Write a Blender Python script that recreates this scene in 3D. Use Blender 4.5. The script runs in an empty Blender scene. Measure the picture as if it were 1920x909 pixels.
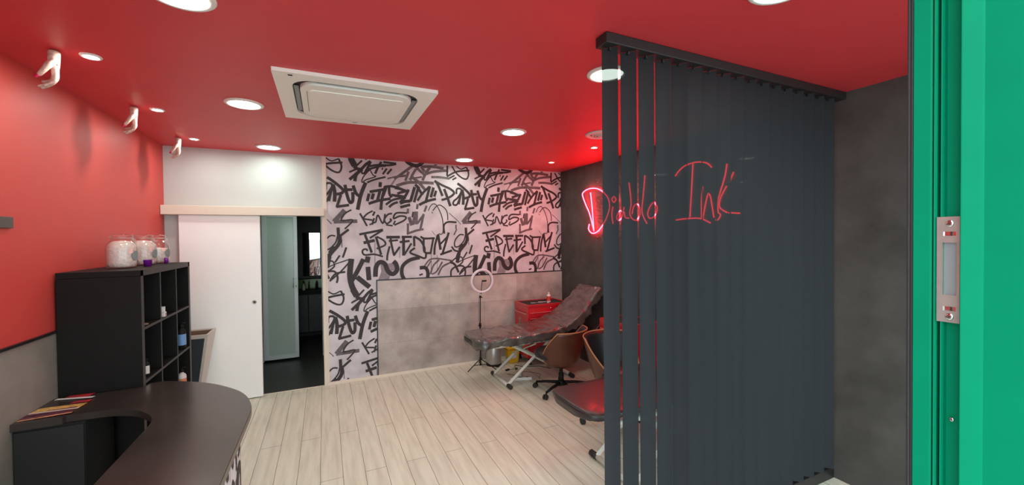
import bpy, bmesh, math, random
from mathutils import Vector, Matrix, noise
random.seed(7)
PI=math.pi
scn=bpy.context.scene
COL=scn.collection

# ---------------------------------------------------------------- materials
def newmat(name):
    m=bpy.data.materials.new(name); m.use_nodes=True
    nt=m.node_tree; b=nt.nodes['Principled BSDF']
    return m,nt,b
def mat(name,col,rough=.5,metal=0.,spec=.5,coat=0.,noise_amt=0.,noise_scale=20.,bump=0.,bump_scale=60.,emit=None,estr=0.,sheen=0.):
    m,nt,b=newmat(name)
    b.inputs['Base Color'].default_value=(*col,1)
    b.inputs['Roughness'].default_value=rough
    b.inputs['Metallic'].default_value=metal
    b.inputs['Specular IOR Level'].default_value=spec
    b.inputs['Coat Weight'].default_value=coat
    b.inputs['Coat Roughness'].default_value=.08
    if emit:
        b.inputs['Emission Color'].default_value=(*emit,1); b.inputs['Emission Strength'].default_value=estr
    tc=nt.nodes.new('ShaderNodeTexCoord')
    if noise_amt>0:
        n=nt.nodes.new('ShaderNodeTexNoise'); n.inputs['Scale'].default_value=noise_scale; n.inputs['Detail'].default_value=5
        nt.links.new(tc.outputs['Object'],n.inputs['Vector'])
        r=nt.nodes.new('ShaderNodeValToRGB')
        r.color_ramp.elements[0].position=.3; r.color_ramp.elements[1].position=.7
        r.color_ramp.elements[0].color=(*[c*(1-noise_amt) for c in col],1)
        r.color_ramp.elements[1].color=(*[min(1,c*(1+noise_amt)) for c in col],1)
        nt.links.new(n.outputs['Fac'],r.inputs['Fac']); nt.links.new(r.outputs['Color'],b.inputs['Base Color'])
    if bump>0:
        n=nt.nodes.new('ShaderNodeTexNoise'); n.inputs['Scale'].default_value=bump_scale; n.inputs['Detail'].default_value=4
        nt.links.new(tc.outputs['Object'],n.inputs['Vector'])
        bp=nt.nodes.new('ShaderNodeBump'); bp.inputs['Strength'].default_value=bump; bp.inputs['Distance'].default_value=.01
        nt.links.new(n.outputs['Fac'],bp.inputs['Height']); nt.links.new(bp.outputs['Normal'],b.inputs['Normal'])
    return m
def emis(name,col,s):
    m=bpy.data.materials.new(name); m.use_nodes=True; nt=m.node_tree; nt.nodes.clear()
    e=nt.nodes.new('ShaderNodeEmission'); e.inputs[0].default_value=(*col,1); e.inputs[1].default_value=s
    o=nt.nodes.new('ShaderNodeOutputMaterial'); nt.links.new(e.outputs[0],o.inputs[0]); return m
def seethrough(name,col,s_em,trans):
    """emissive see-through skin standing in for the glow around a tube"""
    m=bpy.data.materials.new(name); m.use_nodes=True; nt=m.node_tree; nt.nodes.clear()
    e=nt.nodes.new('ShaderNodeEmission'); e.inputs[0].default_value=(*col,1); e.inputs[1].default_value=s_em
    t=nt.nodes.new('ShaderNodeBsdfTransparent'); mx=nt.nodes.new('ShaderNodeMixShader'); mx.inputs[0].default_value=trans
    o=nt.nodes.new('ShaderNodeOutputMaterial')
    nt.links.new(e.outputs[0],mx.inputs[1]); nt.links.new(t.outputs[0],mx.inputs[2]); nt.links.new(mx.outputs[0],o.inputs[0]); return m
def thinfabric(name,col,trans):
    m,nt,b=newmat(name)
    b.inputs['Base Color'].default_value=(*col,1); b.inputs['Roughness'].default_value=.75
    b.inputs['Specular IOR Level'].default_value=.3
    t=nt.nodes.new('ShaderNodeBsdfTransparent'); mx=nt.nodes.new('ShaderNodeMixShader'); mx.inputs[0].default_value=trans
    o=nt.nodes['Material Output']
    nt.links.new(b.outputs[0],mx.inputs[1]); nt.links.new(t.outputs[0],mx.inputs[2]); nt.links.new(mx.outputs[0],o.inputs[0]); return m
def clearglass(name,tint=(1,1,1),f=1.0,rough=.02):
    m=bpy.data.materials.new(name); m.use_nodes=True; nt=m.node_tree; nt.nodes.clear()
    g=nt.nodes.new('ShaderNodeBsdfGlossy'); g.inputs['Roughness'].default_value=rough
    t=nt.nodes.new('ShaderNodeBsdfTransparent'); t.inputs[0].default_value=(*tint,1)
    lw=nt.nodes.new('ShaderNodeLayerWeight'); lw.inputs[0].default_value=.25
    mu=nt.nodes.new('ShaderNodeMath'); mu.operation='MULTIPLY_ADD'; mu.inputs[1].default_value=f; mu.inputs[2].default_value=.04
    mx=nt.nodes.new('ShaderNodeMixShader'); o=nt.nodes.new('ShaderNodeOutputMaterial')
    nt.links.new(lw.outputs['Facing'],mu.inputs[0]); nt.links.new(mu.outputs[0],mx.inputs[0])
    nt.links.new(t.outputs[0],mx.inputs[1]); nt.links.new(g.outputs[0],mx.inputs[2]); nt.links.new(mx.outputs[0],o.inputs[0]); return m
def tiles(name,c1,c2,swap,bw,rh,noise_scale=2.2,rough=.5,mortar=(.2,.19,.18),msize=.003,var=.25):
    """concrete-look tiles; swap gives the world axes used as (across, up)"""
    m,nt,b=newmat(name); L=nt.links
    g=nt.nodes.new('ShaderNodeNewGeometry'); sp=nt.nodes.new('ShaderNodeSeparateXYZ'); L.new(g.outputs['Position'],sp.inputs[0])
    cb=nt.nodes.new('ShaderNodeCombineXYZ'); L.new(sp.outputs[swap[0]],cb.inputs[0]); L.new(sp.outputs[swap[1]],cb.inputs[1])
    br=nt.nodes.new('ShaderNodeTexBrick'); L.new(cb.outputs[0],br.inputs['Vector'])
    br.inputs['Scale'].default_value=1; br.inputs['Brick Width'].default_value=bw; br.inputs['Row Height'].default_value=rh
    br.inputs['Mortar Size'].default_value=msize; br.inputs['Mortar Smooth'].default_value=.3
    br.inputs['Color1'].default_value=(*[c*(1-var) for c in c1],1); br.inputs['Color2'].default_value=(*[c*(1+var) for c in c1],1); br.inputs['Mortar'].default_value=(*mortar,1)
    n=nt.nodes.new('ShaderNodeTexNoise'); n.inputs['Scale'].default_value=noise_scale; n.inputs['Detail'].default_value=7; n.inputs['Roughness'].default_value=.6
    L.new(g.outputs['Position'],n.inputs['Vector'])
    r=nt.nodes.new('ShaderNodeValToRGB'); r.color_ramp.elements[0].position=.32; r.color_ramp.elements[1].position=.68
    r.color_ramp.elements[0].color=(*c2,1); r.color_ramp.elements[1].color=(1,1,1,1)
    L.new(n.outputs['Fac'],r.inputs['Fac'])
    mx=nt.nodes.new('ShaderNodeMix'); mx.data_type='RGBA'; mx.blend_type='MULTIPLY'; mx.inputs[0].default_value=1
    L.new(br.outputs['Color'],mx.inputs[6]); L.new(r.outputs['Color'],mx.inputs[7]); L.new(mx.outputs[2],b.inputs['Base Color'])
    b.inputs['Roughness'].default_value=rough
    return m
def floor_mat():
    m,nt,b=newmat('whitewashed_planks'); L=nt.links
    g=nt.nodes.new('ShaderNodeNewGeometry'); sp=nt.nodes.new('ShaderNodeSeparateXYZ'); L.new(g.outputs['Position'],sp.inputs[0])
    ad=nt.nodes.new('ShaderNodeMath'); ad.operation='ADD'; ad.inputs[1].default_value=.048+.1485*20; L.new(sp.outputs[0],ad.inputs[0])
    cb=nt.nodes.new('ShaderNodeCombineXYZ'); L.new(sp.outputs[1],cb.inputs[0]); L.new(ad.outputs[0],cb.inputs[1])
    # slightly wavy seams
    br=nt.nodes.new('ShaderNodeTexBrick'); br.offset=.37; br.offset_frequency=2
    br.inputs['Scale'].default_value=1; br.inputs['Brick Width'].default_value=1.9; br.inputs['Row Height'].default_value=.1485
    br.inputs['Mortar Size'].default_value=.0022; br.inputs['Mortar Smooth'].default_value=.4; br.inputs['Bias'].default_value=0
    wv=nt.nodes.new('ShaderNodeTexNoise'); wv.inputs['Scale'].default_value=6; L.new(g.outputs['Position'],wv.inputs['Vector'])
    vm=nt.nodes.new('ShaderNodeVectorMath'); vm.operation='MULTIPLY_ADD'; vm.inputs[1].default_value=(.004,.007,0)
    L.new(wv.outputs['Color'],vm.inputs[0]); L.new(cb.outputs[0],vm.inputs[2]); L.new(vm.outputs[0],br.inputs['Vector'])
    br.inputs['Color1'].default_value=(.73,.75,.62,1); br.inputs['Color2'].default_value=(.70,.715,.59,1); br.inputs['Mortar'].default_value=(.17,.135,.10,1)
    mp=nt.nodes.new('ShaderNodeMapping'); mp.inputs['Scale'].default_value=(26,2.2,1); L.new(g.outputs['Position'],mp.inputs['Vector'])
    n=nt.nodes.new('ShaderNodeTexNoise'); n.inputs['Scale'].default_value=1; n.inputs['Detail'].default_value=8; L.new(mp.outputs[0],n.inputs['Vector'])
    r=nt.nodes.new('ShaderNodeValToRGB'); r.color_ramp.elements[0].position=.25; r.color_ramp.elements[1].position=.6
    r.color_ramp.elements[0].color=(.80,.78,.75,1); r.color_ramp.elements[1].color=(1,1,1,1); L.new(n.outputs['Fac'],r.inputs['Fac'])
    mx=nt.nodes.new('ShaderNodeMix'); mx.data_type='RGBA'; mx.blend_type='MULTIPLY'; mx.inputs[0].default_value=1
    L.new(br.outputs['Color'],mx.inputs[6]); L.new(r.outputs['Color'],mx.inputs[7]); L.new(mx.outputs[2],b.inputs['Base Color'])
    b.inputs['Roughness'].default_value=.42; b.inputs['Specular IOR Level'].default_value=.4
    return m
M={}
M['red']=mat('red_paint',(.66,.046,.056),.5,noise_amt=.03,noise_scale=3)
M['redwall']=mat('red_wall_paint',(.56,.06,.05),.5,noise_amt=.03,noise_scale=3)
M['white']=mat('white_paint',(.52,.55,.54),.5)
M['doorwhite']=mat('white_door',(.93,.97,.96),.35)
M['cream']=mat('cream_trim',(.72,.66,.56),.45)
M['blacktrim']=mat('black_trim',(.012,.012,.013),.4)
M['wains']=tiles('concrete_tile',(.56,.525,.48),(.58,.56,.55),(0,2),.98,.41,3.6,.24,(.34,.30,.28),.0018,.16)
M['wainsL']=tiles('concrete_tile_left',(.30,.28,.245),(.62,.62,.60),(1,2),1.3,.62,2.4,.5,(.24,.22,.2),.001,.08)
M['dark']=tiles('dark_concrete_paper',(.083,.080,.074),(.48,.48,.48),(1,2),9,9,3.0,.7,(.04,.04,.04),.0005,.05)
M['floor']=floor_mat()
M['paper']=mat('graffiti_paper',(.60,.59,.62),.6,noise_amt=.17,noise_scale=5)
M['ink']=mat('spray_black',(.027,.022,.024),.6,noise_amt=.3,noise_scale=60)
M['inkg']=mat('spray_grey',(.115,.10,.11),.6,noise_amt=.3,noise_scale=30)
M['inkl']=mat('spray_haze',(.26,.235,.265),.6,noise_amt=.15,noise_scale=30)
M['cream_ac']=mat('ivory_plastic',(.92,.95,.88),.4)
M['cream_ac2']=mat('ivory_plastic_grille',(.96,.98,.92),.45)
M['slotgrey']=mat('grey_louvre',(.27,.29,.30),.4)
M['slotdark']=mat('dark_slot',(.035,.036,.038),.5)
M['lampring']=mat('white_lamp_ring',(.8,.8,.76),.4)
M['vent']=mat('white_vent',(.72,.66,.66),.5)
M['black']=mat('matt_black',(.007,.007,.0075),.6,spec=.25)
M['shelf']=mat('black_brown_board',(.0055,.0050,.0046),.6,spec=.22,noise_amt=.15,noise_scale=6)
M['shelfedge']=mat('grey_board_edge',(.045,.042,.04),.5)
M['counter']=mat('espresso_worktop',(.034,.026,.023),.24,noise_amt=.3,noise_scale=4)
M['edgeband']=mat('taupe_edge_band',(.16,.14,.115),.45)
M['slat']=thinfabric('black_blind_fabric',(.0160,.0205,.0245),.012)
M['rail']=mat('black_rail',(.016,.016,.017),.5)
M['green']=mat('green_gloss_paint',(.0,.25,.125),.5,spec=.08,coat=.0,noise_amt=.04,noise_scale=8)
M['steel']=mat('brushed_steel',(.46,.45,.42),.30,metal=.55,noise_amt=.08,noise_scale=40)
M['chrome']=mat('chrome',(.8,.8,.8),.12,metal=1)
M['mirror']=mat('mirror_silver',(.92,.92,.92),.01,metal=1)
M['alu']=mat('satin_aluminium',(.60,.63,.62),.4,metal=.3)
M['frost']=mat('frosted_green_glass',(.46,.55,.48),.22,coat=.3)
M['brownpanel']=mat('dark_brown_panel',(.04,.032,.028),.45)
M['greengloss']=mat('green_gloss_tile',(.11,.24,.03),.15,coat=.4)
M['darkfloor']=mat('dark_lino',(.022,.024,.02),.45)
M['darkroom']=mat('dark_room_wall',(.05,.048,.045),.6)
M['whitemetal']=mat('white_enamel',(.62,.63,.56),.35)
M['rubber']=mat('dark_rubber',(.018,.018,.016),.6)
M['vinyl']=mat('black_vinyl',(.022,.017,.017),.36,coat=.12)
M['plastic']=mat('wrinkled_plastic',(.082,.076,.068),.25,coat=.8,noise_amt=.35,noise_scale=9,bump=1.,bump_scale=17)
M['redmetal']=mat('red_enamel',(.52,.012,.02),.28,coat=.4)
M['redhandle']=mat('pale_handle',(.60,.25,.25),.3,metal=.4)
M['blackmat']=mat('black_rubber_mat',(.015,.013,.014),.8)
M['wood']=mat('walnut_shell',(.085,.023,.010),.3,noise_amt=.18,noise_scale=5,coat=.2)
M['woodedge']=mat('plywood_edge',(.42,.19,.08),.35)
M['leather']=mat('black_leather',(.014,.014,.015),.38)
M['yellow']=mat('yellow_plastic',(.80,.47,.012),.4)
M['paperwhite']=mat('white_plastic',(.72,.70,.68),.4)
M['redlabel']=mat('red_label',(.6,.04,.03),.5)
M['ringtube']=mat('white_diffuser_tube',(.72,.68,.74),.35)
M['skin']=mat('plaster_skin',(.60,.42,.35),.5,noise_amt=.22,noise_scale=70,bump=.15,bump_scale=150)
M['nail']=mat('red_nail',(.6,.01,.08),.2)
M['glass']=clearglass('jar_glass',(.97,.97,.96),.75)
M['acrylic']=clearglass('clear_acrylic',(.98,.98,.98),.05,.03)
M['cotton']=mat('cotton_wool',(.74,.66,.62),.9,bump=.9,bump_scale=60,noise_amt=.06,noise_scale=30)
M['purple']=mat('purple_plastic',(.16,.01,.25),.3)
M['seal']=mat('grey_sticker',(.22,.26,.26),.5,noise_amt=.4,noise_scale=200)
M['planter_in']=mat('brown_inside',(.20,.12,.075),.4)
M['planter_dark']=mat('slate_panel',(.035,.045,.052),.4)
M['planter_lt']=mat('taupe_metal_frame',(.52,.47,.41),.35)
M['flyer_y']=mat('yellow_leaflet',(.62,.36,.10),.5,noise_amt=.5,noise_scale=45)
M['flyer_r']=mat('red_leaflet',(.40,.02,.03),.5,noise_amt=.3,noise_scale=40)
M['flyer_o']=mat('orange_leaflet',(.60,.25,.12),.5,noise_amt=.4,noise_scale=40)
M['flyer_d']=mat('dark_leaflet',(.10,.02,.04),.5,noise_amt=.5,noise_scale=45)
M['bluelabel']=mat('blue_label',(.16,.33,.62),.4)
M['cable']=mat('black_cable',(.01,.01,.01),.5)
M['plate']=mat('dark_grey_plate',(.085,.075,.07),.5)
M['pave']=mat('pavement',(.33,.32,.31),.8,noise_amt=.2,noise_scale=3)
M['neoncore']=emis('neon_core',(1.0,.020,.032),24.)
M['neonhalo']=seethrough('neon_halo',(1.0,.010,.05),1.7,.55)  # red lens glow around the letters, built as an emissive outer tube
M['lamp']=emis('lamp_diffuser',(.84,1.0,.89),17.)
M['spot']=emis('spot_lens',(1.0,.96,.88),25.)

# ---------------------------------------------------------------- mesh building
class MB:
    def __init__(s): s.bm=bmesh.new(); s.mats=[]; s.mi=0; s.smooth=False
    def m(s,name):
        if name not in s.mats: s.mats.append(name)
        s.mi=s.mats.index(name); return s
    def _f(s,fs,smooth=False):
        for f in fs: f.material_index=s.mi; f.smooth=smooth
    def box(s,x0,x1,y0,y1,z0,z1,bev=0.,mtx=None):
        vs=[s.bm.verts.new(v) for v in ((x0,y0,z0),(x1,y0,z0),(x1,y1,z0),(x0,y1,z0),(x0,y0,z1),(x1,y0,z1),(x1,y1,z1),(x0,y1,z1))]
        fs=[s.bm.faces.new([vs[i] for i in q]) for q in ((0,3,2,1),(4,5,6,7),(0,1,5,4),(1,2,6,5),(2,3,7,6),(3,0,4,7))]
        s._f(fs)
        if bev>0:
            es=list({e for f in fs for e in f.edges})
            r=bmesh.ops.bevel(s.bm,geom=es,offset=bev,segments=2,affect='EDGES',profile=.5,clamp_overlap=True)
            for f in r['faces']: f.material_index=s.mi
            vs=list({v for f in r['faces'] for v in f.verts}|{v for v in vs if v.is_valid})
        if mtx is not None:
            for v in vs: v.co=mtx@v.co
        return s
    def tube(s,pts,r,seg=10,cap=True,closed=False,smooth=True):
        pts=[Vector(p) for p in pts]; n=len(pts)
        rs=r if isinstance(r,(list,tuple)) else [r]*n
        rings=[];up=None
        for i,p in enumerate(pts):
            if closed: t=(pts[(i+1)%n]-pts[i-1])
            else: t=(pts[min(i+1,n-1)]-pts[max(i-1,0)])
            if t.length<1e-9: t=Vector((0,0,1))
            t.normalize()
            if up is None:
                up=Vector((0,0,1)) if abs(t.z)<.9 else Vector((1,0,0))
            a=t.cross(up)
            if a.length<1e-6: a=t.orthogonal()
            a.normalize(); b=a.cross(t).normalized(); up=b
            rings.append([s.bm.verts.new(p+(a*math.cos(k*2*PI/seg)+b*math.sin(k*2*PI/seg))*rs[i]) for k in range(seg)])
        fs=[]
        for i in range(n if closed else n-1):
            A=rings[i];B=rings[(i+1)%n]
            for k in range(seg): fs.append(s.bm.faces.new((A[k],A[(k+1)%seg],B[(k+1)%seg],B[k])))
        s._f(fs,smooth)
        if cap and not closed: s._f([s.bm.faces.new(rings[0][::-1]),s.bm.faces.new(rings[-1])])
        return s
    def lathe(s,prof,c=(0,0,0),seg=32,smooth=True,cap=True):
        """prof: list of (radius, z)"""
        rings=[]
        for r,z in prof:
            rings.append([s.bm.verts.new((c[0]+r*math.cos(k*2*PI/seg),c[1]+r*math.sin(k*2*PI/seg),c[2]+z)) for k in range(seg)])
        fs=[]
        for i in range(len(rings)-1):
            A=rings[i];B=rings[i+1]
            for k in range(seg): fs.append(s.bm.faces.new((A[k],A[(k+1)%seg],B[(k+1)%seg],B[k])))
        s._f(fs,smooth)
        if cap: s._f([s.bm.faces.new(rings[0][::-1]),s.bm.faces.new(rings[-1])])
        return s
    def prism(s,poly,z0,z1,smooth=False):
        A=[s.bm.verts.new((x,y,z0)) for x,y in poly];B=[s.bm.verts.new((x,y,z1)) for x,y in poly]
        n=len(poly);fs=[s.bm.faces.new((A[i],A[(i+1)%n],B[(i+1)%n],B[i])) for i in range(n)]
        s._f(fs,smooth); s._f([s.bm.faces.new(A[::-1]),s.bm.faces.new(B)])
        return s
    def grid(s,P,smooth=True,closeu=False):
        V=[[s.bm.verts.new(p) for p in row] for row in P]
        fs=[]
        for i in range(len(V)-1):
            n=len(V[i])
            for k in range(n if closeu else n-1): fs.append(s.bm.faces.new((V[i][k],V[i][(k+1)%n],V[i+1][(k+1)%n],V[i+1][k])))
        s._f(fs,smooth); s.V=V; return s
    def obj(s,name,parent=None,loc=None,rotz=0,recalc=True):
        if recalc: bmesh.ops.recalc_face_normals(s.bm,faces=s.bm.faces[:])
        me=bpy.data.meshes.new(name); s.bm.to_mesh(me); s.bm.free()
        for n in s.mats: me.materials.append(M[n])
        o=bpy.data.objects.new(name,me); COL.objects.link(o)
        if parent is not None: o.parent=parent
        if loc is not None: o.location=loc
        o.rotation_euler.z=rotz
        return o
def B(m): return MB().m(m)
def tag(o,label,cat,group=None):
    o['label']=label;o['category']=cat
    if group:o['group']=group
    return o
def thing(name,label,cat,loc=(0,0,0),rotz=0,group=None):
    o=bpy.data.objects.new(name,None); COL.objects.link(o); o.empty_display_size=.1
    o.location=loc;o.rotation_euler.z=rotz
    return tag(o,label,cat,group)
def struct(o): o['kind']='structure'; return o
def dup(root,loc,label,rotz=None,group=None):
    r=root.copy();COL.objects.link(r);r.location=loc
    if rotz is not None:r.rotation_euler.z=rotz
    r['label']=label
    if group:r['group']=group
    for ch in list(root.children):
        c=ch.copy();COL.objects.link(c);c.parent=r
        for g in list(ch.children):
            d=g.copy();COL.objects.link(d);d.parent=c
    return r
def solid(o,t,off=0):
    md=o.modifiers.new('thickness','SOLIDIFY');md.thickness=t;md.offset=off;return o
def cat_rom(P,sub=6,closed=False):
    """smooth a polyline of tuples"""
    if len(P)<3: return [tuple(p) for p in P]
    P=[Vector(p) for p in P];out=[];n=len(P)
    for i in range(n-1):
        p0=P[max(i-1,0)];p1=P[i];p2=P[i+1];p3=P[min(i+2,n-1)]
        for k in range(sub):
            t=k/sub
            out.append(tuple(.5*((2*p1)+(-p0+p2)*t+(2*p0-5*p1+4*p2-p3)*t*t+(-p0+3*p1-3*p2+p3)*t**3)))
    out.append(tuple(P[-1]));return out
def evald(o):
    """bake modifiers into the mesh"""
    dg=bpy.context.evaluated_depsgraph_get();me=bpy.data.meshes.new_from_object(o.evaluated_get(dg));
    o.modifiers.clear();o.data=me;return o

# ---------------------------------------------------------------- the room
XL,XR,YB,ZC,YF=-1.447,3.19,5.12,2.645,.30
struct(B('floor').box(XL-.1,XR+.1,YF-.1,YB,-.05,0).obj('floor'))
struct(B('pave').box(-14,14,-16,YF-.1,-.12,-.02).obj('ground_outside'))
struct(B('red').box(XL-.1,XR+.1,YF-.1,YB+.1,ZC,ZC+.08).obj('ceiling'))
struct(B('redwall').box(XL-.1,XL,YF-.1,YB+.1,0,ZC).obj('wall_left'))
struct(B('dark').box(XR,XR+.1,YF-.1,YB+.1,0,ZC).obj('wall_right'))
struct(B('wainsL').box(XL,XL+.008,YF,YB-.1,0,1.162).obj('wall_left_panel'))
struct(B('blacktrim').box(XL,XL+.016,YF,YB-.1,1.162,1.176).obj('trim_1'))
struct(B('white').box(XL-.1,-.70,YB,YB+.1,0,ZC).box(-.70,-.02,YB,YB+.1,1.97,ZC).box(-.02,.028,YB,YB+.1,0,ZC).obj('wall_back'))
struct(B('cream').box(-.024,.012,YB-.022,YB+.10,0,1.952,.003).box(-.012,.03,YB-.012,YB,0,ZC).obj('trim_2'))
struct(B('cream').box(.012,XR-.001,YB-.026,YB-.001,0,.036,.004).obj('baseboard_back'))
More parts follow.
